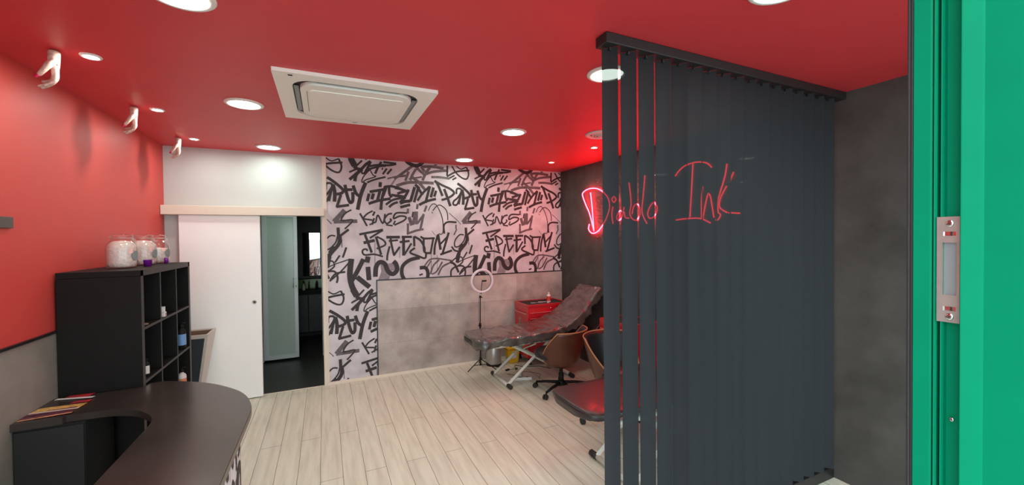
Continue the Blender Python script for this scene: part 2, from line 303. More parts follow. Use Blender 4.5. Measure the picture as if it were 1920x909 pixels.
# graffiti wallpaper, drawn once and repeated like the printed roll
STROKES=[["d",0.0329,[0.284,2.634,0.328,2.546]],["d",0.0313,[0.328,2.546,0.428,2.495]],["d",0.0181,[0.423,2.625,0.346,2.544]],["d",0.0181,[0.279,2.477,0.356,2.517,0.429,2.533]],["d",0.028,[0.521,2.623,0.466,2.582,0.421,2.529,0.377,2.484,0.28,2.391]],["d",0.0313,[0.407,2.509,0.355,2.452,0.338,2.374]],["d",0.0247,[0.521,2.62,0.502,2.577,0.449,2.473]],["d",0.0197,[0.413,2.486,0.442,2.473,0.524,2.535]],["d",0.0214,[0.506,2.561,0.599,2.583,0.735,2.588,0.82,2.609]],["d",0.023,[0.644,2.625,0.606,2.56,0.569,2.476]],["d",0.023,[0.667,2.623,0.82,2.613]],["d",0.0197,[0.494,2.526,0.628,2.569,0.696,2.577]],["d",0.0115,[0.501,2.511,0.442,2.442,0.418,2.387,0.426,2.364,0.463,2.397,0.574,2.441,0.545,2.459,0.512,2.519]],["d",0.0181,[0.477,2.365,0.566,2.406,0.691,2.443]],["d",0.0132,[0.66,2.554,0.65,2.527]],["d",0.0197,[0.707,2.547,0.658,2.475]],["d",0.0197,[0.765,2.546,0.709,2.478]],["g",0.028,[0.791,2.429,0.846,2.463,0.941,2.537,1.038,2.615]],["g",0.0165,[0.711,2.423,0.817,2.454,0.935,2.478]],["l",0.0181,[0.825,2.45,0.785,2.389,0.75,2.336]],["g",0.0197,[0.846,2.456,0.956,2.473]],["g",0.0263,[0.969,2.526,0.928,2.408]],["g",0.028,[1.038,2.62,1.102,2.55,1.167,2.497]],["g",0.0263,[1.062,2.564,1.012,2.48,0.987,2.415]],["g",0.0313,[1.012,2.456,1.068,2.419,1.116,2.372,1.18,2.297]],["g",0.0181,[0.971,2.432,1.133,2.467]],["g",0.0296,[1.127,2.593,1.171,2.532]],["g",0.0296,[1.238,2.592,1.183,2.514,1.141,2.422]],["g",0.0296,[1.123,2.592,1.251,2.605,1.419,2.59]],["g",0.028,[1.167,2.497,1.283,2.541,1.479,2.569]],["g",0.0247,[1.253,2.47,1.367,2.475,1.495,2.463]],["g",0.0313,[0.817,2.341,0.955,2.387,1.116,2.396,1.285,2.394]],["d",0.0115,[1.293,2.628,1.331,2.63]],["d",0.0216,[1.468,2.631,1.462,2.494]],["d",0.0204,[1.46,2.488,1.588,2.558,1.768,2.587]],["d",0.0178,[1.528,2.628,1.588,2.54,1.67,2.479,1.732,2.473,1.757,2.543,1.727,2.628]],["d",0.0127,[1.589,2.632,1.65,2.597,1.727,2.628]],["d",0.0178,[1.533,2.45,1.587,2.482]],["d",0.0178,[1.493,2.47,1.563,2.509]],["d",0.028,[1.294,2.425,1.332,2.39,1.398,2.234]],["d",0.0247,[1.298,2.422,1.408,2.368,1.502,2.33,1.554,2.282,1.518,2.238,1.449,2.202,1.384,2.182]],["d",0.0296,[1.42,2.327,1.458,2.228,1.501,2.105]],["d",0.0204,[1.585,2.265,1.592,2.331,1.64,2.337,1.651,2.3,1.604,2.22,1.549,2.172,1.542,2.129,1.59,2.128,1.632,2.221]],["d",0.0216,[1.661,2.334,1.639,2.234,1.617,2.131]],["d",0.028,[0.04,2.407,0.123,2.348,0.205,2.27,0.191,2.229,0.1,2.206]],["d",0.0331,[0.104,2.324,0.119,2.232,0.114,2.127]],["d",0.0254,[0.185,2.211,0.138,2.064]],["d",0.0254,[0.131,2.068,0.272,2.091]],["d",0.0305,[0.23,2.329,0.25,2.213,0.281,2.123,0.312,2.145,0.314,2.245]],["d",0.028,[0.205,2.268,0.311,2.274]],["d",0.0305,[0.319,2.324,0.349,2.234,0.395,2.194]],["d",0.0356,[0.46,2.364,0.404,2.218,0.365,2.037]],["d",0.0313,[0.629,2.378,0.623,2.317]],["d",0.028,[0.503,2.255,0.7,2.297]],["d",0.028,[0.622,2.268,0.588,2.144]],["d",0.028,[0.489,2.112,0.592,2.149,0.745,2.181]],["d",0.0296,[0.685,2.329,0.645,2.178,0.629,2.041]],["d",0.0263,[0.731,2.339,0.733,2.244,0.759,2.194]],["d",0.023,[0.7,2.322,0.661,2.21]],["d",0.0247,[0.677,2.323,0.761,2.332,0.854,2.312,0.924,2.283]],["d",0.028,[0.496,2.234,0.475,2.141]],["d",0.0313,[0.547,2.238,0.527,2.165]],["d",0.023,[0.928,2.277,0.834,2.246]],["d",0.0247,[0.756,2.229,0.829,2.216,0.923,2.211]],["d",0.023,[0.689,2.105,0.774,2.166,0.892,2.194]],["d",0.0247,[0.727,2.076,0.774,2.117,0.832,2.14]],["d",0.0247,[0.797,2.316,0.898,2.294,0.942,2.282]],["d",0.0214,[0.826,2.246,0.914,2.283]],["d",0.0296,[0.796,2.219,0.889,2.21,0.924,2.179]],["d",0.028,[0.966,2.301,0.925,2.219,0.857,2.133]],["d",0.0329,[0.857,2.127,0.92,2.15,0.988,2.158]],["d",0.0313,[1.042,2.336,0.987,2.152]],["d",0.028,[0.86,2.077,0.983,2.112]],["d",0.028,[1.047,2.367,1.103,2.318]],["d",0.028,[1.089,2.338,1.031,2.143]],["d",0.028,[1.067,2.353,1.14,2.236]],["d",0.0247,[1.235,2.353,1.139,2.259,1.074,2.165]],["d",0.028,[1.235,2.353,1.176,2.141]],["d",0.028,[1.094,2.112,1.195,2.162,1.312,2.194]],["d",0.0296,[1.282,2.34,1.244,2.211]],["d",0.028,[1.315,2.3,1.289,2.221]],["d",0.0178,[0.39,1.995,0.468,1.844]],["d",0.0165,[0.535,2.027,0.468,1.988,0.417,1.927]],["d",0.0165,[0.422,1.931,0.53,1.916]],["d",0.0191,[0.558,2.019,0.536,1.968]],["d",0.0178,[0.55,1.94,0.525,1.86]],["d",0.0153,[0.495,1.86,0.575,1.896]],["d",0.0165,[0.57,1.896,0.594,1.977,0.65,1.875,0.678,1.993]],["d",0.0178,[0.761,1.998,0.711,1.985,0.669,1.923,0.697,1.875,0.748,1.912,0.734,1.936]],["d",0.0153,[0.688,1.859,0.766,1.848]],["d",0.0178,[0.942,2.007,0.812,2.005,0.778,1.937,0.854,1.968,0.927,1.957,0.902,1.913,0.786,1.857]],["d",0.0153,[0.774,1.863,0.799,1.91]],["g",0.0242,[0.954,2.062,0.953,2.001]],["g",0.0242,[1.076,2.122,1.066,2.058]],["g",0.0229,[1.19,2.105,1.16,2.027]],["d",0.0162,[1.02,2.024,1.005,1.955]],["g",0.0337,[0.966,1.958,0.998,1.852]],["g",0.0296,[1.052,2.025,1.01,1.859]],["g",0.0337,[1.06,2.029,1.053,1.866]],["g",0.0229,[1.155,1.997,1.07,1.879]],["g",0.0256,[1.15,1.997,1.107,1.809]],["g",0.0242,[0.951,1.878,0.95,1.75]],["g",0.0229,[0.935,1.745,1.048,1.786,1.147,1.805]],["d",0.0094,[1.21,2.041,1.241,2.103,1.282,2.131,1.323,2.105,1.371,2.01,1.397,1.908,1.399,1.777,1.374,1.737,1.346,1.744,1.311,1.71]],["d",0.0108,[1.268,2.042,1.323,2.105,1.372,2.113,1.435,2.066,1.462,1.998,1.464,1.922]],["d",0.0067,[1.254,2.029,1.268,2.005]],["d",0.0202,[1.416,1.747,1.411,1.853,1.468,1.898,1.582,1.894]],["g",0.0081,[1.483,2.015,1.597,1.916,1.64,1.867]],["g",0.0175,[1.574,1.864,1.573,1.805]],["g",0.0162,[1.584,1.805,1.544,1.728]],["d",0.004,[1.25,1.785,1.308,1.713]],["g",0.0432,[0.223,2.031,0.105,1.893]],["g",0.0356,[0.103,1.893,0.359,1.902]],["d",0.0153,[0.296,2.035,0.225,1.99,0.186,1.908,0.311,1.915,0.22,1.809]],["d",0.023,[0.379,1.744,0.651,1.799]],["d",0.0197,[0.647,1.794,0.497,1.699]],["d",0.0247,[0.442,1.742,0.477,1.641,0.516,1.523]],["d",0.0296,[0.425,1.643,0.553,1.671]],["d",0.0181,[0.467,1.544,0.458,1.565,0.425,1.564,0.41,1.534,0.439,1.498,0.542,1.503,0.646,1.472]],["d",0.023,[0.567,1.717,0.596,1.607,0.625,1.495]],["d",0.0181,[0.575,1.717,0.657,1.669,0.673,1.614,0.573,1.57]],["d",0.028,[0.688,1.708,0.851,1.707]],["d",0.0197,[0.717,1.66,0.827,1.671]],["d",0.0214,[0.739,1.696,0.748,1.62,0.778,1.48]],["d",0.0214,[0.773,1.48,0.848,1.588]],["d",0.0197,[0.726,1.597,0.698,1.487,0.695,1.423]],["d",0.0247,[0.872,1.709,0.999,1.709]],["d",0.023,[0.847,1.645,0.969,1.659]],["d",0.0296,[0.895,1.698,0.893,1.477]],["d",0.0197,[0.902,1.487,0.991,1.628]],["d",0.023,[1.024,1.717,1.027,1.589]],["d",0.023,[1.026,1.713,1.105,1.663,1.153,1.572,1.154,1.514]],["d",0.0214,[1.034,1.57,0.973,1.515,1.069,1.468,1.159,1.436,1.174,1.497]],["d",0.0214,[1.106,1.714,1.154,1.687,1.289,1.69]],["d",0.023,[1.146,1.679,1.152,1.519,1.236,1.5]],["d",0.0214,[1.269,1.686,1.23,1.486]],["d",0.023,[1.33,1.735,1.29,1.594,1.28,1.476]],["d",0.028,[1.332,1.735,1.363,1.538]],["d",0.0197,[1.363,1.614,1.458,1.709]],["d",0.0247,[1.474,1.761,1.413,1.566,1.382,1.473]],["d",0.023,[1.357,1.476,1.515,1.526]],["d",0.0147,[1.679,1.727,1.622,1.73,1.559,1.655,1.555,1.579,1.609,1.578,1.678,1.648,1.702,1.727]],["d",0.0189,[1.511,1.578,1.552,1.525,1.614,1.511]],["d",0.0293,[1.709,1.826,1.713,1.727]],["d",0.0231,[1.824,1.804,1.715,1.716]],["d",0.0356,[1.727,1.718,1.712,1.631,1.619,1.513,1.575,1.405]],["d",0.021,[1.657,1.612,1.608,1.533]],["d",0.0189,[1.795,1.593,1.754,1.474]],["d",0.0168,[1.722,1.501,1.669,1.419]],["d",0.0377,[1.613,1.491,1.583,1.362]],["d",0.0147,[1.505,1.375,1.562,1.422,1.641,1.436,1.663,1.381,1.623,1.338,1.583,1.318]],["d",0.0251,[1.481,1.376,1.549,1.341,1.602,1.233]],["d",0.0147,[1.851,1.449,1.731,1.312,1.61,1.203]],["d",0.0189,[1.779,1.305,1.673,1.287,1.615,1.21]],["d",0.0189,[1.497,1.187,1.504,1.268,1.572,1.313,1.662,1.315,1.695,1.248,1.685,1.18]],["d",0.0105,[1.814,1.447,1.675,1.402,1.583,1.362]],["d",0.0534,[0.287,1.457,0.268,1.278,0.288,1.135,0.344,1.015]],["d",0.0432,[0.421,1.45,0.346,1.298,0.272,1.171]],["d",0.0483,[0.345,1.238,0.487,1.108]],["d",0.0483,[0.474,1.478,0.459,1.406]],["d",0.0458,[0.47,1.354,0.481,1.193]],["l",0.1653,[0.714,1.385,0.724,1.292]],["l",0.1272,[0.612,1.261,0.723,1.219]],["d",0.0458,[0.554,1.23,0.564,1.348,0.609,1.405,0.667,1.38,0.701,1.293,0.759,1.254,0.81,1.301,0.799,1.375,0.768,1.411]],["d",0.0381,[1.093,1.446,0.968,1.419,0.881,1.347,0.868,1.248,0.903,1.172,0.963,1.093,1.075,1.061,1.165,1.132,1.195,1.232,1.167,1.31,1.091,1.316]],["d",0.0178,[1.084,1.223,1.128,1.236]],["g",0.0165,[1.149,1.332,1.217,1.413,1.301,1.427,1.386,1.416,1.511,1.393]],["g",0.0181,[1.227,1.227,1.266,1.337,1.343,1.409]],["g",0.0181,[1.243,1.228,1.307,1.26,1.385,1.383]],["g",0.0197,[1.327,1.213,1.384,1.316,1.48,1.362]],["g",0.0148,[1.174,1.304,1.237,1.4]],["d",0.0041,[0.848,1.562,0.846,1.446]],["d",0.0041,[1.239,1.487,1.235,1.239]],["d",0.0041,[1.318,1.468,1.316,1.285]],["d",0.0041,[0.555,1.647,0.551,1.366]],["d",0.0064,[0.186,1.691,0.186,1.592]]]
def graffiti(mb,x0,x1,z0,z1,mapf,sx=0.,sz=0.,step=.05):
    bm=bmesh.new();PX,PZ=1.561,1.543
    cnt=0
    for sh,order in (('l',0),('g',1),('d',2)):
        for idx,(s,w,p) in enumerate(STROKES):
            if s!=sh: continue
            pts=[(p[i],p[i+1]) for i in range(0,len(p),2)]
            sm=cat_rom([(a,b,0) for a,b in pts],5)
            for kx in range(-2,5):
                for kz in range(-2,3):
                    ox=sx+kx*PX;oz=sz+kz*PZ
                    if max(a for a,b in pts)+ox<x0-.1 or min(a for a,b in pts)+ox>x1+.1: continue
                    if max(b for a,b in pts)+oz<z0-.1 or min(b for a,b in pts)+oz>z1+.1: continue
                    q=[Vector((a+ox,b+oz)) for a,b,c in sm]
                    n=len(q);L=[];R=[]
                    for i in range(n):
                        t=(q[min(i+1,n-1)]-q[max(i-1,0)])
                        if t.length<1e-7:t=Vector((1,0))
                        t.normalize();nn=Vector((-t.y,t.x))*w*.60
                        L.append(q[i]+nn);R.append(q[i]-nn)
                    dep=.0006+.0006*order+cnt*1.2e-6;cnt+=1
                    VL=[bm.verts.new((v.x,dep,v.y)) for v in L];VR=[bm.verts.new((v.x,dep,v.y)) for v in R]
                    for i in range(n-1):
                        try:
                            f=bm.faces.new((VL[i],VL[i+1],VR[i+1],VR[i]));f.material_index=order
                        except Exception: pass
    def cut(co,no):
        bmesh.ops.bisect_plane(bm,geom=bm.verts[:]+bm.edges[:]+bm.faces[:],plane_co=co,plane_no=no,clear_outer=True)
    cut((x0,0,0),(-1,0,0));cut((x1,0,0),(1,0,0));cut((0,0,z0),(0,0,-1));cut((0,0,z1),(0,0,1))
    base=len(mb.mats)
    for nme in ('inkl','inkg','ink'): mb.m(nme)
    ids=[mb.mats.index(n) for n in ('inkl','inkg','ink')]
    vm={}
    for v in bm.verts: vm[v.index if v.index>=0 else id(v)]=None
    bm.verts.index_update();new=[mb.bm.verts.new(mapf(v.co.x,v.co.y,v.co.z)) for v in bm.verts]
    for f in bm.faces:
        try:
            g=mb.bm.faces.new([new[v.index] for v in f.verts]);g.material_index=ids[f.material_index]
        except Exception: pass
    bm.free()
gw=B('paper');gw.box(.030,XR,YB-.002,YB+.1,0,ZC)
graffiti(gw,.031,XR-.001,.036,ZC-.001,lambda x,d,z:(x,YB-.002-d,z))
struct(gw.obj('wall_back_graffiti',recalc=False))
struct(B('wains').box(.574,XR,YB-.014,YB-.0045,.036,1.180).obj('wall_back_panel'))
struct(B('blacktrim').box(.562,XR,YB-.018,YB-.0045,1.180,1.193).box(.562,.574,YB-.018,YB-.0045,.036,1.180).obj('trim_3'))
# sliding door, its cover board
d=struct(B('doorwhite').box(-1.315,-.622,5.045,5.085,.012,1.952,.003).obj('door_1'))
B('steel').lathe([(.021,0),(.021,.004),(.017,.004),(.013,.0015)]).m('slotdark').lathe([(.012,.001),(.012,.002)]).obj('door_handle',d).matrix_local=Matrix.Translation((-.686,5.0455,1.03))@Matrix.Rotation(PI/2,4,'X')
struct(B('cream').box(XL+.002,.004,5.005,YB-.0005,1.953,2.045,.004).obj('trim_4'))
# back room seen through the opening
struct(B('darkfloor').box(-1.3,.6,YB,8.0,-.05,-.002).obj('floor_back_room'))
struct(B('darkroom').box(-1.3,.6,7.9,8.0,0,2.5).obj('wall_back_room_rear'))
struct(B('darkroom').box(-1.4,-1.3,YB+.1,8.0,0,2.5).obj('wall_back_room_left'))
struct(B('darkroom').box(.02,.12,YB+.1,7.9,0,2.5).obj('wall_back_room_right'))
struct(B('darkroom').box(-1.3,.02,YB+.1,7.9,2.4,2.5).obj('ceiling_back_room'))
struct(B('cream').box(-.70,-.02,YB-.002,YB+.012,-.004,.004).obj('threshold'))
d=struct(B('alu').box(-1.29,-.775,6.46,6.53,0,2.30).box(-.775,-.02,6.46,6.53,2.06,2.30).box(-.045,-.016,6.46,6.53,0,2.06).obj('trim_6'))
d2=struct(B('alu').box(-.775,-.715,6.42,6.455,.03,2.055,.003).box(-.395,-.345,6.42,6.455,.03,2.055,.003).box(-.715,-.395,6.42,6.455,.03,.085).box(-.715,-.395,6.42,6.455,2.0,2.055).obj('door_2'))
B('frost').box(-.716,-.394,6.432,6.443,.084,2.001).obj('glass_panel',d2)
B('alu').tube([(-.402,6.42,1.02),(-.402,6.395,1.03),(-.402,6.395,1.13),(-.402,6.42,1.14)],.008).box(-.382,-.358,6.412,6.42,.99,1.15,.004).m('slotdark').box(-.374,-.366,6.409,6.412,1.02,1.05).obj('door_handle',d2)
t=thing('ceiling_light','added unseen round light in the back room, brightening the frosted glass door','ceiling light',(-.40,5.75,2.40))  # unseen lamp, added to brighten the frosted glass door
B('lampring').lathe([(.10,0),(.102,-.004),(.09,-.012),(.08,-.012),(.078,0)],seg=32,cap=False).obj('trim_ring',t);B('lamp').lathe([(.0775,-.004),(.001,-.006)],seg=32).obj('diffuser',t)
# bathroom mirror, splashback and vanity
w=struct(B('brownpanel').box(-.55,.015,7.80,7.84,1.02,2.35).obj('wall_back_room_panel'))
t=thing('wall_mirror','tall rectangular mirror on the dark wall of the back room','mirror',(-.195,7.775,1.06));t.rotation_euler=(math.radians(2.0),0,math.radians(-1.5))
B('mirror').box(-.135,.125,-.002,0,0,.74).obj('mirror_glass',t)
B('black').box(-.145,.135,0.0005,.005,-.01,.75,.002).obj('mirror_frame',t)
t=thing('washbasin_cabinet','black washbasin cabinet under the mirror in the back room','cabinet',(-.25,7.55,0))
B('black').box(-.28,.26,0,.23,.12,.80,.006).obj('cabinet_body',t)
B('blacktrim').box(-.27,-.012,-.014,0,.14,.76,.003).obj('door',t); B('blacktrim').box(-.006,.25,-.014,0,.14,.76,.003).obj('door',t)
B('black').box(-.29,.265,-.02,.24,.80,.83,.006).obj('worktop',t)
for sx in (-.2,.2): B('black').box(sx-.02,sx+.02,.03,.07,0,.12).obj('leg',t)
B('chrome').tube([(0,.17,.83),(0,.17,.93),(0,.14,.96),(0,.09,.95),(0,.08,.93)],.011).obj('tap',t)
B('chrome').lathe([(.012,0),(.02,.004),(.02,.008)],(.17,-.012,.70)).obj('knob',t)
tag(B('greengloss').box(-.50,.01,7.785,7.799,.835,1.0,.002).obj('splashback'),'glossy green splashback panel behind the basin under the mirror','splashback')
tag(B('paperwhite').lathe([(.025,0),(.025,.09),(.01,.10),(.01,.12)],(-.33,7.62,.831)).m('black').lathe([(.006,.12),(.006,.14),(.012,.142),(.012,.15)],(-.33,7.62,.831)).obj('soap_bottle'),'small pale soap bottle left of the tap on the basin worktop','bottle')
tag(B('black').lathe([(.022,0),(.022,.10),(.009,.115),(.009,.13),(.013,.131),(.013,.145)],(-.13,7.62,.831)).obj('soap_dispenser'),'dark soap dispenser right of the tap on the basin worktop','bottle')
# ---------------------------------------------------------------- ceiling fixtures
G='large round recessed ceiling lights'
def downlight(loc,label,first=[None]):
    if first[0]: return dup(first[0],loc,label,group=G)
    t=thing('ceiling_light',label,'ceiling light',loc,0,G);first[0]=t
    B('lampring').lathe([(.118,0),(.120,-.004),(.112,-.011),(.094,-.012),(.090,-.004),(.090,0)],seg=48,cap=False).obj('trim_ring',t)
    B('lamp').lathe([(.0895,-.005),(.05,-.0065),(.001,-.007)],seg=48).obj('diffuser',t)
    return t
for x,y,l in ((-.49,1.945,'large round ceiling light cut by the top edge left of the air conditioner'),
              (-.49,3.335,'large round ceiling light just left of the air conditioner'),
              (-.50,4.80,'large round ceiling light over the white sliding door'),
              (1.565,4.71,'large round ceiling light nearest the graffiti wall, right of the air conditioner'),
              (1.563,3.30,'large round ceiling light between the air conditioner and the round vent'),
              (1.515,1.905,'large round ceiling light half hidden behind the first blind slat'),
              (1.60,.965,'large round ceiling light cut by the top edge in front of the blind')):
    downlight((x,y,ZC),l)
G2='small round spotlights near the walls'
def spot(loc,label,e=16,first=[None]):
    if first[0]: t=dup(first[0],loc,label,group=G2)
    else:
        t=thing('ceiling_spotlight',label,'spotlight',loc,0,G2);first[0]=t
        B('lampring').lathe([(.043,0),(.044,-.003),(.040,-.008),(.030,-.008),(.028,0)],seg=28,cap=False).obj('trim_ring',t)
        B('spot').lathe([(.0278,-.003),(.001,-.0035)],seg=28).obj('lens',t)
    return t
SP=[(-1.066,2.783,'small ceiling spotlight beside the hand nearest the camera'),(-1.078,3.730,'small ceiling spotlight beside the middle hand'),
    (-1.087,4.674,'small ceiling spotlight beside the farthest hand above the white door'),
    (2.650,4.466,'small ceiling spotlight near the corner of graffiti wall and black wall'),(2.635,3.545,'small ceiling spotlight below the round vent, beside the blind')]
for x,y,l in SP:
    spot((x,y,ZC),l)
    ld=bpy.data.lights.new('spot_beam','AREA');ld.shape='DISK';ld.size=.05;ld.energy=.8 if x<0 else .8;ld.color=(1,.95,.86)
    lo=bpy.data.objects.new('spot_beam',ld);COL.objects.link(lo);lo.location=(x,y,ZC-.012)
t=thing('ceiling_vent','round white ceiling vent with concentric rings beside the blind','vent',(2.36,3.06,ZC))
B('vent').lathe([(.150,0),(.152,-.004),(.140,-.014),(.112,-.016),(.106,-.006),(.106,0)],seg=48,cap=False).obj('rim',t)
for r,d in ((.088,.016),(.062,.019),(.036,.022)):
    B('vent').lathe([(r,-d+.010),(r+.006,-d+.008),(r-.008,-d),(r-.014,-d+.002)],seg=40,cap=False).obj('ring_blade',t)
B('slotdark').lathe([(.107,-.002),(.001,-.0021)],seg=40).obj('duct',t)
B('vent').tube([(-.106,0,-.010),(.106,0,-.010)],.003).tube([(0,-.106,-.010),(0,.106,-.010)],.003).lathe([(.016,-.024),(.018,-.016),(.008,-.008)],seg=20).obj('spider',t)

# air conditioner cassette
t=thing('air_conditioner','ivory ceiling cassette air conditioner with dark rounded air slot','air conditioner',(.215,3.03,ZC))
def rrect(hx,hy,r,n=8,c=(0,0)):
    o=[]
    for cx,cy,a0 in ((hx-r,hy-r,0),(-hx+r,hy-r,90),(-hx+r,-hy+r,180),(hx-r,-hy+r,270)):
        for k in range(n+1):
            a=math.radians(a0+90*k/n);o.append((c[0]+cx+r*math.cos(a),c[1]+cy+r*math.sin(a)))
    return o
def frame(mb,outer,inner,z0,z1):
    """flat ring between two outlines with the same vertex count"""
    b=mb.bm;n=len(outer)
    def ring(p,z): return [b.verts.new((x,y,z)) for x,y in p]
    a=ring(outer,z0);c=ring(inner,z0);d=ring(outer,z1);e=ring(inner,z1);fs=[]
    for i in range(n):
        j=(i+1)%n
        fs+= [b.faces.new((a[i],a[j],c[j],c[i])),b.faces.new((d[i],e[i],e[j],d[j])),b.faces.new((a[i],d[i],d[j],a[j])),b.faces.new((c[i],c[j],e[j],e[i]))]
    mb._f(fs);return mb
o8=rrect(.465,.475,.006);s8=rrect(.375,.385,.13);i8=rrect(.335,.345,.11)
frame(B('cream_ac'),o8,s8,-.022,-.001).obj('panel',t)
B('slotdark').prism(rrect(.376,.386,.13),-.004,-.001).obj('air_slot',t)
pb=B('slotgrey')
for k in range(4):
    a,b_=((.355,0),(0,.365),(-.355,0),(0,-.365))[k]
    if a: pb.box(a-.013,a+.013,-.25,.25,-.018,-.012)
    else: pb.box(-.24,.24,b_-.013,b_+.013,-.018,-.012)
lv=pb.obj('louvre',t)
gp=B('cream_ac').prism(i8,-.030,-.006).obj('centre_panel',t)
B('cream_ac2').prism(rrect(.285,.255,.03),-.034,-.0301).obj('intake_grille',t)
B('slotdark').prism(rrect(.0015,.22,.001,c=(-.298,0)),-.0312,-.0301).obj('seam',t)
B('black').prism(rrect(.012,.006,.004,c=(-.375,-.437)),-.0245,-.022).obj('sensor',t)
B('slotgrey').prism(rrect(.018,.005,.003,c=(.02,.42)),-.024,-.022).obj('indicator',t)

# plaster hands reaching down from the ceiling
HJ={'w0':(.0103,.0045,.0),'w1':(.0112,.0049,-.0225),'p0':(.0136,.0059,-.0562),'m1':(.0180,-.0085,-.1000),'m2':(.0150,.0055,-.0991),'m3':(.0080,.0185,-.0943),'m4':(-.0009,.029,-.0880),
'k1':(.0190,-.0115,-.1400),'k2':(.0150,.0050,-.1430),'k3':(.0065,.0210,-.1380),'k4':(-.0045,.0345,-.1266),
'i1':(.0150,-.0155,-.1640),'i2':(.0010,-.0215,-.1800),'i3':(-.0150,-.0280,-.1900),
'j1':(.0046,-.0010,-.1700),'j2':(-.0130,-.0075,-.1870),'j3':(-.0320,-.0140,-.2010),
'r1':(-.0068,.0160,-.1622),'r2':(-.0244,.009,-.1745),'r3':(-.0480,-.001,-.1899),
'l1':(-.0157,.0303,-.1472),'l2':(-.0297,.0263,-.1540),'l3':(-.0453,.0200,-.1590),
't0':(.0101,-.0174,-.0689),'t1':(.0010,-.0345,-.0980),'t2':(-.0125,-.0430,-.1280),'t3':(-.0270,-.0453,-.1520)}
HSC=1.28
HR={'w0':.0255,'w1':.0235,'p0':.0235,'m1':.0150,'m2':.0150,'m3':.0145,'m4':.0125,'k1':.0115,'k2':.0115,'k3':.0108,'k4':.0095,
'i1':.0084,'i2':.0077,'i3':.0062,'j1':.0084,'j2':.0078,'j3':.0063,'r1':.0080,'r2':.0075,'r3':.0060,'l1':.0072,'l2':.0066,'l3':.0055,'t0':.0165,'t1':.0125,'t2':.0098,'t3':.0075}
HE='w0w1 w1p0 p0m1 p0m2 p0m3 p0m4 m1k1 m2k2 m3k3 m4k4 k1i1 i1i2 i2i3 k2j1 j1j2 j2j3 k3r1 r1r2 r2r3 k4l1 l1l2 l2l3 p0t0 t0t1 t1t2 t2t3'.split()
def make_hand():
    t=thing('plaster_hand','','hand',(-1.205,2.76,ZC),0,'plaster hands hanging from the ceiling')
    ks=list(HJ);me=bpy.data.meshes.new('hand_body')
    me.from_pydata([HJ[k] for k in ks],[(ks.index(e[:2]),ks.index(e[2:])) for e in HE],[])
    o=bpy.data.objects.new('hand_body',me);COL.objects.link(o)
    sk=o.modifiers.new('s','SKIN');sk.use_smooth_shade=True;sk.branch_smoothing=.5
    for i,k in enumerate(ks):
        v=me.skin_vertices[0].data[i];v.radius=(HR[k]*{'m':1.05,'k':1.08,'p':1.2,'w':1.15,'t':1.15}.get(k[0],1.02),)*2;v.use_root=(k=='w0')
    ss=o.modifiers.new('u','SUBSURF');ss.levels=2;ss.render_levels=2
    bpy.context.view_layer.update();evald(o)
    o.data.name='hand_body';o.data.materials.clear();o.data.materials.append(M['skin'])
    for p in o.data.polygons:p.use_smooth=True
    o.parent=t
    def nail(a,b,r,nm='fingernail'):
        A=Vector(HJ[a]);Bv=Vector(HJ[b]);d=(Bv-A).normalized();out=Vector((.0,-1,-.35));out=(out-out.dot(d)*d).normalized();sd=d.cross(out)
        g=B('nail');P=[]
        for i in range(7):
            u=i/6;c=Bv+d*(-.006+.016*u);row=[]
            for k in range(7):
                an=(k/6-.5)*1.7;row.append(tuple(c+(out*math.cos(an)+sd*math.sin(an))*(r*(1.02-.45*max(0,u-.5)**1.0))))
            P.append(row)
        g.grid(P);n=g.obj(nm,t);solid(n,.0012,1)
    nail('t2','t3',.0092,'thumb_nail')
    return t
h=make_hand();h['label']='pale plaster hand hanging from the ceiling, nearest the camera'
dup(h,(-1.212,3.70,ZC),'pale plaster hand hanging from the ceiling, middle of the three')
dup(h,(-1.215,4.66,ZC),'pale plaster hand hanging from the ceiling in front of the white wall',rotz=-.12)

# ---------------------------------------------------------------- left side
tag(B('plate').box(XL+.0005,XL+.014,2.40,2.934,1.769,1.826,.002).obj('wall_plate'),'flat dark grey plate fixed to the red wall at the left edge','plate')
# cube shelf: X -1.43..-1.047, Y 3.27..4.272
t=thing('cube_shelf','tall black open cube shelf standing between red wall and worktop','shelf',(-1.238,3.771,0))
x0,x1,y0,y1=-.196,.191,-.501,.501
levels=[.0,.445,.800,1.142,1.477]
def board(nm,*a):
    b_=B('shelf').box(*a,.0015)
    return b_.obj(nm,t)
board('side_panel',x0,x1,y0,y0+.036,0,1.476);board('side_panel',x0,x1,y1-.036,y1,0,1.476);board('top_panel',x0,x1,y0,y1,1.477,1.513)
board('bottom_panel',x0,x1,y0+.037,y1-.037,.03,.066)
for z in (.433,.788,1.131): board('shelf_board',x0+.004,x1-.002,y0+.037,y1-.037,z,z+.016)
cols=(-.1665+.0,.1665)
for c in cols:
    for za,zb in ((.067,.432),(.450,.787),(.805,1.130),(1.148,1.476)):
        board('divider',x0+.004,x1-.002,c-.008,c+.008,za,zb)
B('shelf').box(x0,x0+.004,y0+.037,y1-.037,.067,1.476).obj('back_panel',t)
eb=B('shelfedge').box(x1,x1+.0015,y0,y0+.036,0,1.513).box(x1,x1+.0015,y1-.036,y1,0,1.513).box(x1,x1+.0015,y0,y1,1.477,1.513)
for z in (.433,.788,1.131): eb.box(x1-.002,x1-.0005,y0+.037,y1-.037,z,z+.016)
for c in cols: eb.box(x1-.002,x1-.0008,c-.008,c+.008,.067,1.476)
eb.obj('edge_banding',t)
